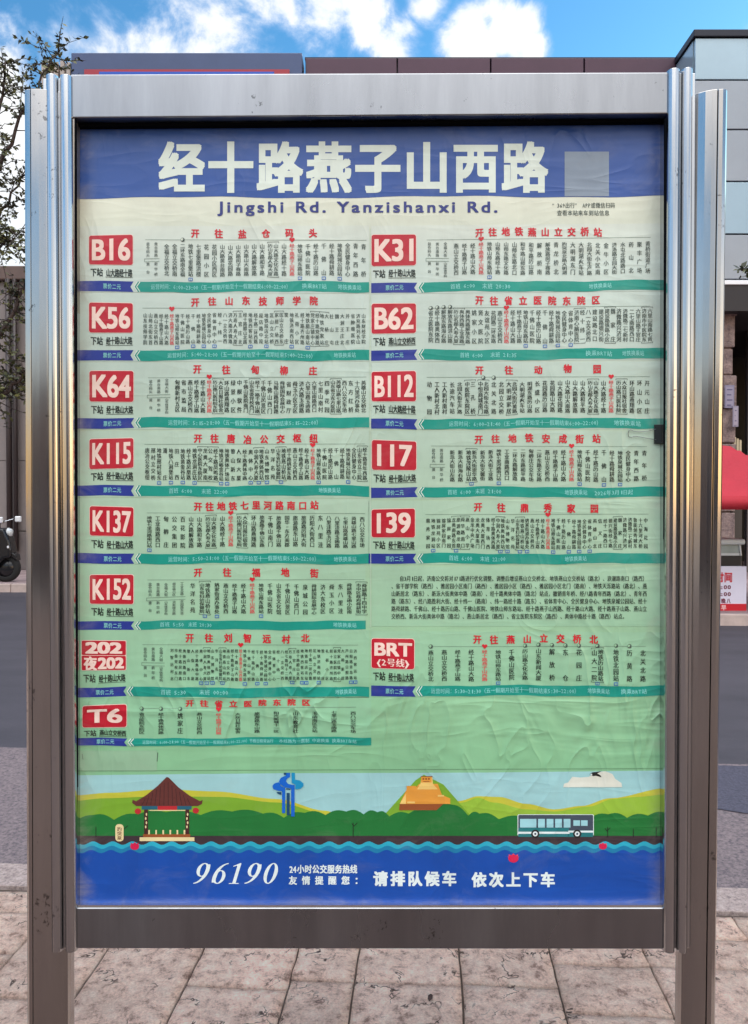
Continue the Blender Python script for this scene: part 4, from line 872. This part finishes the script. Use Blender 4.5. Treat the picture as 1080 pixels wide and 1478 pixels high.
# ------------------------------------------------------------------ glass panelled block on the right
BY = 13.2
gx = at(1003, 60, BY).x; gz = at(1003, 44, BY).z; zso = at(1060, 411, BY).z; gxe = 46.0
GB = thing('panel_building', (gx, BY, 0.12), 'tall block clad in pale blue glass panels with a dark ground floor recess', 'building')
M_pan = mat('glass_panel', lin(160, 184, 198), .16, 0.25, .7, noise=.12, nscale=.6, bump=.0016, bscale=.9)
M_pan2 = mat('grey_panel', lin(152, 160, 170), .30, 0.2, .6, noise=.14, nscale=.8)
zs = [gz - .12] + [at(1030, y, BY).z for y in (115.5, 187, 262, 338)] + [zso + .09]
MB().box(gx + .06, gxe, BY + .06, BY + 14, zso + .03, gz - .14).build('core', mat('block_core', lin(60, 60, 66), .7), GB)
ncol = 0; xp = gx
while xp < 13:
    w_ = 1.45 if ncol == 0 else 2.6
    for r_ in range(5):
        MB().box(xp + .012, min(xp + w_, gxe) - .012, BY, BY + .06, zs[r_ + 1] + .014, zs[r_] - .014).build('facade_panel', M_pan if (r_ == 0 and ncol == 0) or (r_ + ncol) % 3 == 0 else M_pan2, GB, bevel=.006)
    xp += w_; ncol += 1
MB().box(xp + .01, gxe, BY, BY + .06, zso + .1, gz - .14).build('far_facade', M_pan2, GB)
for r_ in range(5):
    MB().box(gx - .0, gx + .05, BY + .08, SY + 3, zs[r_ + 1] + .014, zs[r_] - .014).build('side_panel', M_pan, GB)
MB().box(gx - .03, gxe, BY - .04, BY + 14, gz - .12, gz).build('coping', mat('dark_coping', lin(30, 32, 44), .4, .4), GB, bevel=.01)
MB().box(gx - .01, gxe, BY - .02, BY + .5, zso, zso + .075).build('soffit_trim', mat('white_trim', lin(230, 232, 236), .45), GB, bevel=.008)
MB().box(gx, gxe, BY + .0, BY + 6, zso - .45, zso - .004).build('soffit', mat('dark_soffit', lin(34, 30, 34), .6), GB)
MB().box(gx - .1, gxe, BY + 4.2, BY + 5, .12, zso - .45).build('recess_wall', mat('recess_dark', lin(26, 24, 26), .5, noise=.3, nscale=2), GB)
rx0 = at(1078, 600, BY + 1.5).x
MB().box(rx0 + .02, rx0 + .12, BY + 1.5, BY + 1.6, .12, zso - .46).build('door_frame', mat('door_frame_metal', lin(100, 98, 104), .4, .6), GB)
MB().box(rx0 + .12, rx0 + 3, BY + 1.53, BY + 1.57, .12, zso - .46).build('entrance_glass', mat('entrance_glass', lin(28, 34, 40), .08, spec=.8), GB)
# rough stone pier
M_pier = stone_mat('rough_pier_stone', lin(160, 140, 134), lin(132, 114, 112), lin(88, 76, 78), .02, 3.0)
k0, k1 = at(1012, 600, BY + .25).x, at(1060.5, 600, BY + .25).x
prj = MB(); zz = .12; rr = random.Random(5)
for yj in (905, 815, 752, 690, 640, 604, 541, 501, 445, 418):
    pass
ys = [at(1055, y, BY + .25).z for y in (690, 640, 590, 541, 502, 445)]
zed = [.12, .72, 1.3] + ys + [zso - .46]
pr_ = MB()
for i in range(len(zed) - 1):
    o_ = rr.uniform(-.025, .03); pr_.box(k0 - o_, k1 + o_, BY + .25 - o_, BY + .9, zed[i] + .012, zed[i + 1] - .012)
pr_.box(k0 + .04, k1 - .04, BY + .3, BY + .86, .12, zso - .46, 0)
pr_.build('stone_pier', M_pier, GB, bevel=.02)
NB = at(1049, 556, BY + .2); NE = at(1060, 598, BY + .2)
def notice(x0, y0, x1, y1, c, lab, dy):
    a_, b_ = at(x0, y0, BY + dy), at(x1, y1, BY + dy); mb = MB(); mb.box(a_.x, b_.x, a_.y - .012, a_.y, b_.z, a_.z); mb.box(a_.x + .02, b_.x - .02, a_.y - .015, a_.y - .012, b_.z + .03, a_.z - .03, 1)
    for k in range(4): mb.box(a_.x + .035, b_.x - .035 - .02 * (k % 2), a_.y - .017, a_.y - .015, a_.z - .09 - .09 * k, a_.z - .07 - .09 * k, 2)
    return tag(mb.build('notice_board', [mat('notice_frame', lin(*c), .5), mat('notice_face', lin(c[0] + 16, c[1] + 14, c[2] + 10), .5), mat('notice_lines', lin(c[0] - 40, c[1] - 40, c[2] - 30), .6)], origin=a_, bevel=.003), lab, 'notice board')
notice(1046, 556, 1059.5, 589, (120, 116, 140), 'grey lilac notice board fixed on the rough stone pier', .17)
notice(1057.5, 586, 1065.5, 616, (134, 128, 146), 'narrow pale notice sheet sticking out beside the pier, lower than the lilac board', .15)
mb = MB()
for k in range(3):
    a_ = at(1059.5 + 4 * k, 631 + 2 * k, BY + .6); b_ = at(1062.5 + 4 * k, 668, BY + .6); mb.box(a_.x, b_.x, a_.y, a_.y + .06, b_.z, a_.z)
mb.box(at(1058, 664, BY + .66).x, at(1072, 664, BY + .66).x, BY + .66, BY + .72, .12, at(1060, 655, BY + .66).z, 1)
tag(mb.build('slatted_panel', [mat('pale_timber', lin(202, 190, 160), .6, noise=.2), mat('panel_stand', lin(60, 54, 50), .6)], origin=(at(1065, 640, BY + .6).x, BY + .66, .12), bevel=.006), 'pale wooden three slat panel standing above the red canopy', 'wooden panel')

# ------------------------------------------------------------------ snack stall on the forecourt
CYD = 10.1; ccx = at(1042, 645, CYD).x; zpk = at(1046, 643, CYD).z; zev = at(1046, 717, CYD - 1.1).z; zvl = at(1046, 735.5, CYD - 1.1).z
CAN = thing('canopy', (ccx, CYD, zf), 'red pop up canopy with straight valance over the snack cart', 'canopy')
M_can = mat('red_canvas', lin(178, 32, 50), .75, noise=.18, nscale=2.2, bump=.012, bscale=2.6)
hs = 1.15; mb = MB(); n = 28; grid = []
for j in range(n + 1):
    for i in range(n + 1):
        a_, b_ = i / n * 2 - 1, j / n * 2 - 1; r_ = max(abs(a_), abs(b_))
        top_ = max(0, min(1, (1 - r_) / .93)); z = zev + (zpk - zev) * top_ - .05 * math.sin(math.pi * r_) * (1 - abs(abs(a_) - abs(b_)))
        grid.append((ccx + a_ * hs, CYD + b_ * hs, z + .016 * mnoise.noise(Vector((a_ * 3, b_ * 3, 2))) + .012 * mnoise.noise(Vector((a_ * 9, b_ * 9, 4))) * (1.2 - r_)))
mb.add(grid, [(j * (n + 1) + i, j * (n + 1) + i + 1, (j + 1) * (n + 1) + i + 1, (j + 1) * (n + 1) + i) for j in range(n) for i in range(n)])
co = mb.build('roof_cloth', M_can, CAN); sm = co.modifiers.new('thick', 'SOLIDIFY'); sm.thickness = .012
mb = MB()
for sx, sy, ex, ey in ((-1, -1, 1, -1), (1, -1, 1, 1), (1, 1, -1, 1), (-1, 1, -1, -1)):
    vs_ = []
    for k in range(21):
        t = k / 20; x, y = ccx + hs * 1.005 * (sx + (ex - sx) * t), CYD + hs * 1.005 * (sy + (ey - sy) * t); wv = .012 * math.sin(k * 1.3)
        nx_, ny_ = (0, sy) if sy == ey else (sx, 0)
        vs_ += [(x, y, zev + .01), (x + nx_ * wv, y + ny_ * wv, zvl)]
    mb.add(vs_, [(2 * k, 2 * k + 1, 2 * k + 3, 2 * k + 2) for k in range(20)])
vo = mb.build('valance', M_can, CAN, smooth=True); sm = vo.modifiers.new('thick', 'SOLIDIFY'); sm.thickness = .008
for sx in (-1, 1):
    for sy in (-1, 1): MB().box(ccx + sx * hs * .97 - .02, ccx + sx * hs * .97 + .02, CYD + sy * hs * .97 - .02, CYD + sy * hs * .97 + .02, zf, zev).build('leg', mat('canopy_leg', lin(150, 150, 152), .4, .7), CAN, bevel=.004)
# cart with glass case
bxr = at(1077.5, 850, 9.55).x
CART = thing('snack_cart', (bxr - .42, 9.95, zf), 'dark snack cart carrying a white lidded glass case under the red canopy', 'cart')
MB().box(bxr - .85, bxr + .02, 9.72, 10.22, zf + .16, .80).build('cabinet', mat('cart_cabinet', lin(40, 38, 40), .5), CART, bevel=.012)
for sx in (-.7, -.12):
    for yy in (9.76, 10.16): MB().lathe((bxr + sx, yy, zf + .085), [(.0, -.015), (.07, -.018), (.085, -.012), (.085, .012), (.07, .018), (0, .015)], 16, 'y').build('wheel', M_black, CART, smooth=True)
c0, c1 = bxr - .72, at(1071, 790, 9.7).x; ztc = at(1060, 786, 9.7).z; zbc = .80
gc = MB(); ins = .10
fr = [(c0, 9.72), (c1, 9.72), (c1, 10.14), (c0, 10.14)]; tp = [(c0 + .0, 9.72), (c1 - .02, 9.72), (c1 - .02, 10.14), (c0, 10.14)]
for i in range(4):
    a_, b_ = fr[i], tp[i]; gc.tube([(a_[0], a_[1], zbc), (b_[0], b_[1], ztc)], .012, 6)
gc.box(c0, c1 - .02, 9.716, 9.722, zbc, zbc + .03); case = gc.build('glass_case', mat('case_frame', lin(216, 220, 220), .4), CART)
MB().box(c0 + .01, c1 - .03, 9.725, 9.731, zbc + .03, ztc).build('pane', mat('milky_glass', lin(176, 188, 184), .2, noise=.3, nscale=3), case)
MB().box(c1 - .026, c1 - .02, 9.735, 10.12, zbc + .03, ztc).build('pane', mat('milky_glass_side', lin(206, 212, 210), .2), case)
MB().prism([(c0 - .03, 9.66), (c1 + .03, 9.66), (c1 + .03, 10.2), (c0 - .03, 10.2)], ztc, ztc + .07).build('lid', mat('lid_white', lin(216, 222, 222), .35), case, bevel=.022)
# opening hours board
BD = thing('opening_hours_board', (bxr - .33, 9.56, zf), 'white opening hours board with red lettering and red base in front of the snack cart', 'sign board')
zt_ = at(1060, 817.5, 9.55).z; zb_ = at(1060, 871.5, 9.55).z
wo = mat('board_white', lin(224, 220, 236), .5, noise=.05); br = mat('board_red', lin(198, 18, 40), .5)
tb = MB().box(bxr - .70, bxr, 9.55, 9.60, zb_, zt_, 2)
def wall_text(txt, px0, py0, px1, py1, Y, m, off=.04, cell=True):
    n_ = len(txt); w_ = (px1 - px0) / n_
    for i, ch in enumerate(txt):
        v_, f_ = glyphs(ch, off, 3); ww = 1.0 if ord(ch) > 0x2000 else max(p_[0] for p_ in v_) + .06
        pts_ = [at(px0 + w_ * i + w_ * .94 * p_[0] / ww, py1 - (py1 - py0) * (p_[1] + .12), Y - p_[2] * .0001) for p_ in v_]; tb.add(pts_, f_, m)
wall_text('营业时间', 1008, 826, 1058, 840.5, 9.548, 0, .06)
wall_text('08:00', 1028, 843.5, 1056, 851, 9.548, 1); wall_text('20:00', 1028, 853.5, 1056, 861, 9.548, 1)
wall_text('晚', 1041, 863.5, 1048, 871, 9.548, 1); wall_text('八', 1049, 863.5, 1055, 871, 9.548, 1)
tb.build('panel', [br, mat('board_ink', lin(110, 30, 60), .5), wo], BD)
tb = MB().box(bxr - .71, bxr - .004, 9.54, 9.61, zf, zb_, 1); wall_text('早', 1041, 873, 1049, 881, 9.538, 0); tb.build('base', [mat('base_white', lin(236, 190, 190), .5), br], BD)

# ------------------------------------------------------------------ grey compound on the left
LY = 15.2; lz = at(15, 386, LY).z; lx1 = px0 - .05
LB = thing('gate_wall_building', (-10, LY, zf), 'low grey panelled building with brown roof edge beyond the trees', 'building')
M_lw = mat('grey_cladding', lin(136, 126, 124), .75, noise=.16, nscale=1.5)
mb = MB(); xx = -16.0; zz_ = [.9, 2.3, 3.7, 5.1, lz - .28]
while xx < lx1:
    e = min(lx1, xx + 1.25)
    for k in range(4): mb.box(xx + .006, e - .006, LY, LY + .05, zz_[k] + .006, zz_[k + 1] - .006)
    xx = e
mb.box(-16, lx1, LY + .04, LY + 6, zf, lz - .28); mb.build('wall', M_lw, LB)
MB().box(-16, lx1, LY - .05, LY + .04, zf, .88).build('plinth', mat('plinth_stone', lin(118, 108, 106), .8, noise=.3, nscale=3), LB, bevel=.01)
MB().box(-16.1, lx1, LY - .12, LY + 6, lz - .27, lz).build('roof_edge', mat('roof_edge_brown', lin(104, 84, 78), .6, noise=.2), LB, bevel=.02)
for px in (13, 22.5):
    x = at(px, 600, LY - .1).x; MB().tube([(x, LY - .1, .5), (x, LY - .1, at(px, 405, LY).z)], .055 if px < 20 else .04, 8).build('drainpipe', mat('pipe_brown', lin(60, 50, 50), .5), LB, smooth=True)

# ------------------------------------------------------------------ scooter at the far kerb
SCY = 12.95; sx = at(4, 800, SCY).x
SC = thing('motor_scooter', (sx, SCY, zf), 'black motor scooter parked side on by the far kerb', 'scooter')
M_blk = mat('scooter_black', lin(24, 24, 28), .25); M_tyre = mat('tyre_rubber', lin(22, 22, 22), .8); M_chr = mat('scooter_chrome', (.75, .75, .75, 1), .2, 1.0)
def Sx(pts): return [Vector((sx + a_, SCY - .13, zf + b_)) for a_, b_ in pts]
for wx in (0.06, -1.16):
    w_ = MB().lathe((sx + wx, SCY, zf + .24), [(.15, -.05), (.2, -.06), (.24, -.03), (.24, .03), (.2, .06), (.15, .05)], 28, 'y').build('wheel', M_tyre, SC, smooth=True)
    MB().lathe((sx + wx, SCY, zf + .24), [(.0, -.04), (.15, -.045), (.155, -.02), (.155, .02), (.15, .045), (0, .04)], 20, 'y').build('rim', M_blk, w_, smooth=True)
mb = MB(); mb.extrude(Sx([(-.18, .28), (-.1, .5), (-.05, .8), (0.0, .93), (.08, .9), (.16, .72), (.2, .55), (.19, .42), (.08, .40), (-.02, .3), (-.08, .24)]), (0, .26, 0)); mb.build('front_apron', M_blk, SC, bevel=.05, seg=4)
mb = MB(); mb.extrude(Sx([(.28, .36), (.26, .47), (.12, .54), (-.08, .52), (-.16, .40), (-.1, .42), (.05, .47), (.2, .42)]), (0, .16, 0)); o_ = mb.build('mudguard', M_blk, SC, bevel=.015); o_.location = (0, .05, 0)
mb = MB(); mb.extrude(Sx([(-.1, .22), (-.1, .32), (-.55, .34), (-.62, .62), (-1.3, .72), (-1.45, .66), (-1.3, .42), (-1.0, .3), (-.6, .2)]), (0, .26, 0)); mb.build('body', M_blk, SC, bevel=.04, seg=3)
mb = MB(); mb.extrude(Sx([(-.6, .63), (-.62, .74), (-.9, .76), (-1.3, .83), (-1.36, .74)]), (0, .26, 0)); mb.build('seat', mat('seat_vinyl', lin(30, 28, 28), .6), SC, bevel=.035, seg=3)
MB().tube([(sx - .05, SCY, zf + .85), (sx - .06, SCY, zf + 1.0)], .025, 8).build('stem', M_blk, SC, smooth=True)
MB().tube([(sx - .14, SCY - .34, zf + 1.02), (sx - .05, SCY - .12, zf + 1.01), (sx - .05, SCY + .12, zf + 1.01), (sx - .14, SCY + .34, zf + 1.02)], .018, 8).build('handlebar', M_blk, SC, smooth=True)
for sy_ in (-.3, .3):
    mo = MB().tube([(sx - .1, SCY + sy_, zf + 1.02), (sx + .03, SCY + sy_ * 1.1, zf + 1.06)], .008, 6).build('mirror', M_chr, SC)
    MB().box(sx + .06, sx + .17, SCY + sy_ * 1.1 - .02, SCY + sy_ * 1.1 + .02, zf + 1.01, zf + 1.11).build('glass', mat('mirror_white', lin(230, 232, 236), .1, .2), mo, bevel=.015)
MB().lathe((sx + .10, SCY, zf + .84), [(0, .07), (.06, .06), (.08, .0)], 16, 'x').build('headlight', mat('lamp_clear', lin(200, 206, 210), .1), SC, smooth=True)
MB().box(sx + .145, sx + .175, SCY - .15, SCY - .13, zf + .58, zf + .62).build('reflector', mat('reflector_white', lin(226, 226, 230), .2), SC, bevel=.004)

# ------------------------------------------------------------------ trees
def leaf_mat(name, c, c2):
    m = bpy.data.materials.new(name); m.use_nodes = True; nt = m.node_tree; p_ = nt.nodes['Principled BSDF']; N, L = nt.nodes.new, nt.links.new
    a_ = N('ShaderNodeAttribute'); a_.attribute_name = 'tone'; r_ = N('ShaderNodeValToRGB'); r_.color_ramp.elements[0].color = c; r_.color_ramp.elements[1].color = c2
    L(a_.outputs['Fac'], r_.inputs[0]); L(r_.outputs[0], p_.inputs['Base Color']); p_.inputs['Roughness'].default_value = .55; p_.inputs['Transmission Weight'].default_value = 0.0
    return m
M_leaf = leaf_mat('leaf_green', lin(36, 42, 34), lin(104, 106, 58)); M_bark = mat('bark', lin(70, 56, 52), .85, noise=.4, nscale=14, bump=.01, bscale=30)
def tree(name, base, trunk, limbs, twigs, leaves, leaf, seed, label, spread=.45, tl=.55):
    rn = random.Random(seed); T = thing(name, base, label, 'tree', None)
    tk = MB(); tk.tube(trunk[0], trunk[1], 10)
    ends = []
    for pts_, rad in limbs:
        P_ = [Vector(q_) for q_ in pts_]; full = []
        for i in range(len(P_) - 1):
            for k in range(4): full.append(P_[i].lerp(P_[i + 1], k / 4) + Vector((rn.uniform(-1, 1), rn.uniform(-1, 1), rn.uniform(-1, 1))) * .03)
        full.append(P_[-1]); rr_ = [rad * (1 - .85 * i / (len(full) - 1)) for i in range(len(full))]
        tk.tube(full, rr_, 7); ends += full[3:]
    V_, F_, tn = [], [], []
    tws = []
    for i in range(twigs):
        s = rn.choice(ends); d = Vector((rn.gauss(0, 1), rn.gauss(0, 1), rn.gauss(.25, .8))).normalized(); l_ = tl * rn.uniform(.5, 1.3); mid = s + d * l_ * .5 + Vector((0, 0, rn.uniform(-.06, .06))); e = s + d * l_ + Vector((0, 0, -.1 * l_))
        tk.tube([s, mid, e], [.008, .005, .002], 4); tws.append((s, mid, e))
    for i in range(leaves):
        s, m_, e = rn.choice(tws); t = rn.uniform(.15, 1.05); p_ = s.lerp(m_, t * 2) if t < .5 else m_.lerp(e, t * 2 - 1)
        ax = Vector((rn.gauss(0, 1), rn.gauss(0, 1), rn.gauss(0, .6))).normalized(); l_ = leaf * rn.uniform(.6, 1.3); sd = ax.cross(Vector((rn.gauss(0, 1), rn.gauss(0, 1), rn.gauss(0, 1)))).normalized() * l_ * .24
        o_ = len(V_); c_ = p_ + ax * l_ * .5; V_ += [tuple(p_), tuple(c_ - sd), tuple(p_ + ax * l_), tuple(c_ + sd)]; F_.append((o_, o_ + 1, o_ + 2, o_ + 3)); tn += [rn.random() ** 1.4] * 4
    tk.build('trunk', M_bark, T, smooth=True)
    lv = MB(); lv.v, lv.f, lv.mi = V_, F_, [0] * len(F_); lo = lv.build('crown', M_leaf, T)
    a_ = lo.data.attributes.new('tone', 'FLOAT', 'POINT'); a_.data.foreach_set('value', tn)
    return T
TY = 10.9; tb_ = at(-70, 860, TY); tb_.z = zf; top_ = at(-60, 420, TY)
tx = lambda x, y, d=0.0: tuple(at(x, y, TY + d))
tree('roadside_tree', tuple(tb_), ([tuple(tb_), (tb_.x + .05, TY, 2.0), tuple(at(-66, 560, TY))], [.15, .12, .10]),
     [([tx(-66, 600), tx(-20, 580), tx(8, 568), tx(30, 545), tx(60, 500)], .055), ([tx(-66, 560), tx(-30, 520), tx(4, 478), tx(34, 415), tx(60, 350)], .06),
      ([tx(-66, 560), tx(-60, 420), tx(-30, 300), tx(-5, 190), tx(8, 90)], .07), ([tx(-50, 400), tx(-20, 330, .4), tx(10, 290, .6), tx(40, 240, .5)], .045),
      ([tx(-40, 330), tx(0, 240, -.3), tx(30, 170, -.4), tx(62, 110, -.4), tx(84, 78, -.4)], .035), ([tx(-60, 420), tx(-90, 320, .5), tx(-110, 220, .5), tx(-120, 140, .5)], .05),
      ([tx(-66, 560), tx(-120, 480, -.4), tx(-160, 400, -.4)], .05), ([tx(-20, 330), tx(-4, 360, -.6), tx(24, 340, -.8)], .03)],
     480, 6400, .075, 4, 'sparse leafed street tree with dark branches left of the bus stop sign', tl=.42)
TY = 8.6; tb_ = at(1240, 860, TY); tb_.z = zf
tree('roadside_tree', tuple(tb_), ([tuple(tb_), (tb_.x - .03, TY, 1.6), tuple(at(1236, 520, TY))], [.12, .1, .08]),
     [([tx(1236, 540), tx(1190, 460), tx(1140, 400), tx(1096, 376)], .045), ([tx(1236, 520), tx(1230, 400), tx(1240, 280)], .05), ([tx(1236, 520), tx(1300, 430), tx(1350, 360)], .045)],
     90, 2600, .09, 8, 'dark leafed tree whose branch tip shows at the right picture edge before the glass panels', tl=.22)

# small leaf litter on the slabs
lf = at(623, 1453, 2.22); lp = Vector((lf.x, 2.27, .004))
mb = MB(); mb.add([lp + Vector(q_) for q_ in ((-.004, -.016, .001), (.006, -.008, .004), (.008, .006, .006), (.003, .018, .002), (-.006, .008, .004), (-.008, -.006, .002))], [(0, 1, 2, 3, 4, 5)])
tag(mb.build('dry_leaf', mat('dry_leaf', lin(48, 28, 22), .8), origin=lp), 'tiny dark dry leaf lying on a paving slab below the board', 'leaf')
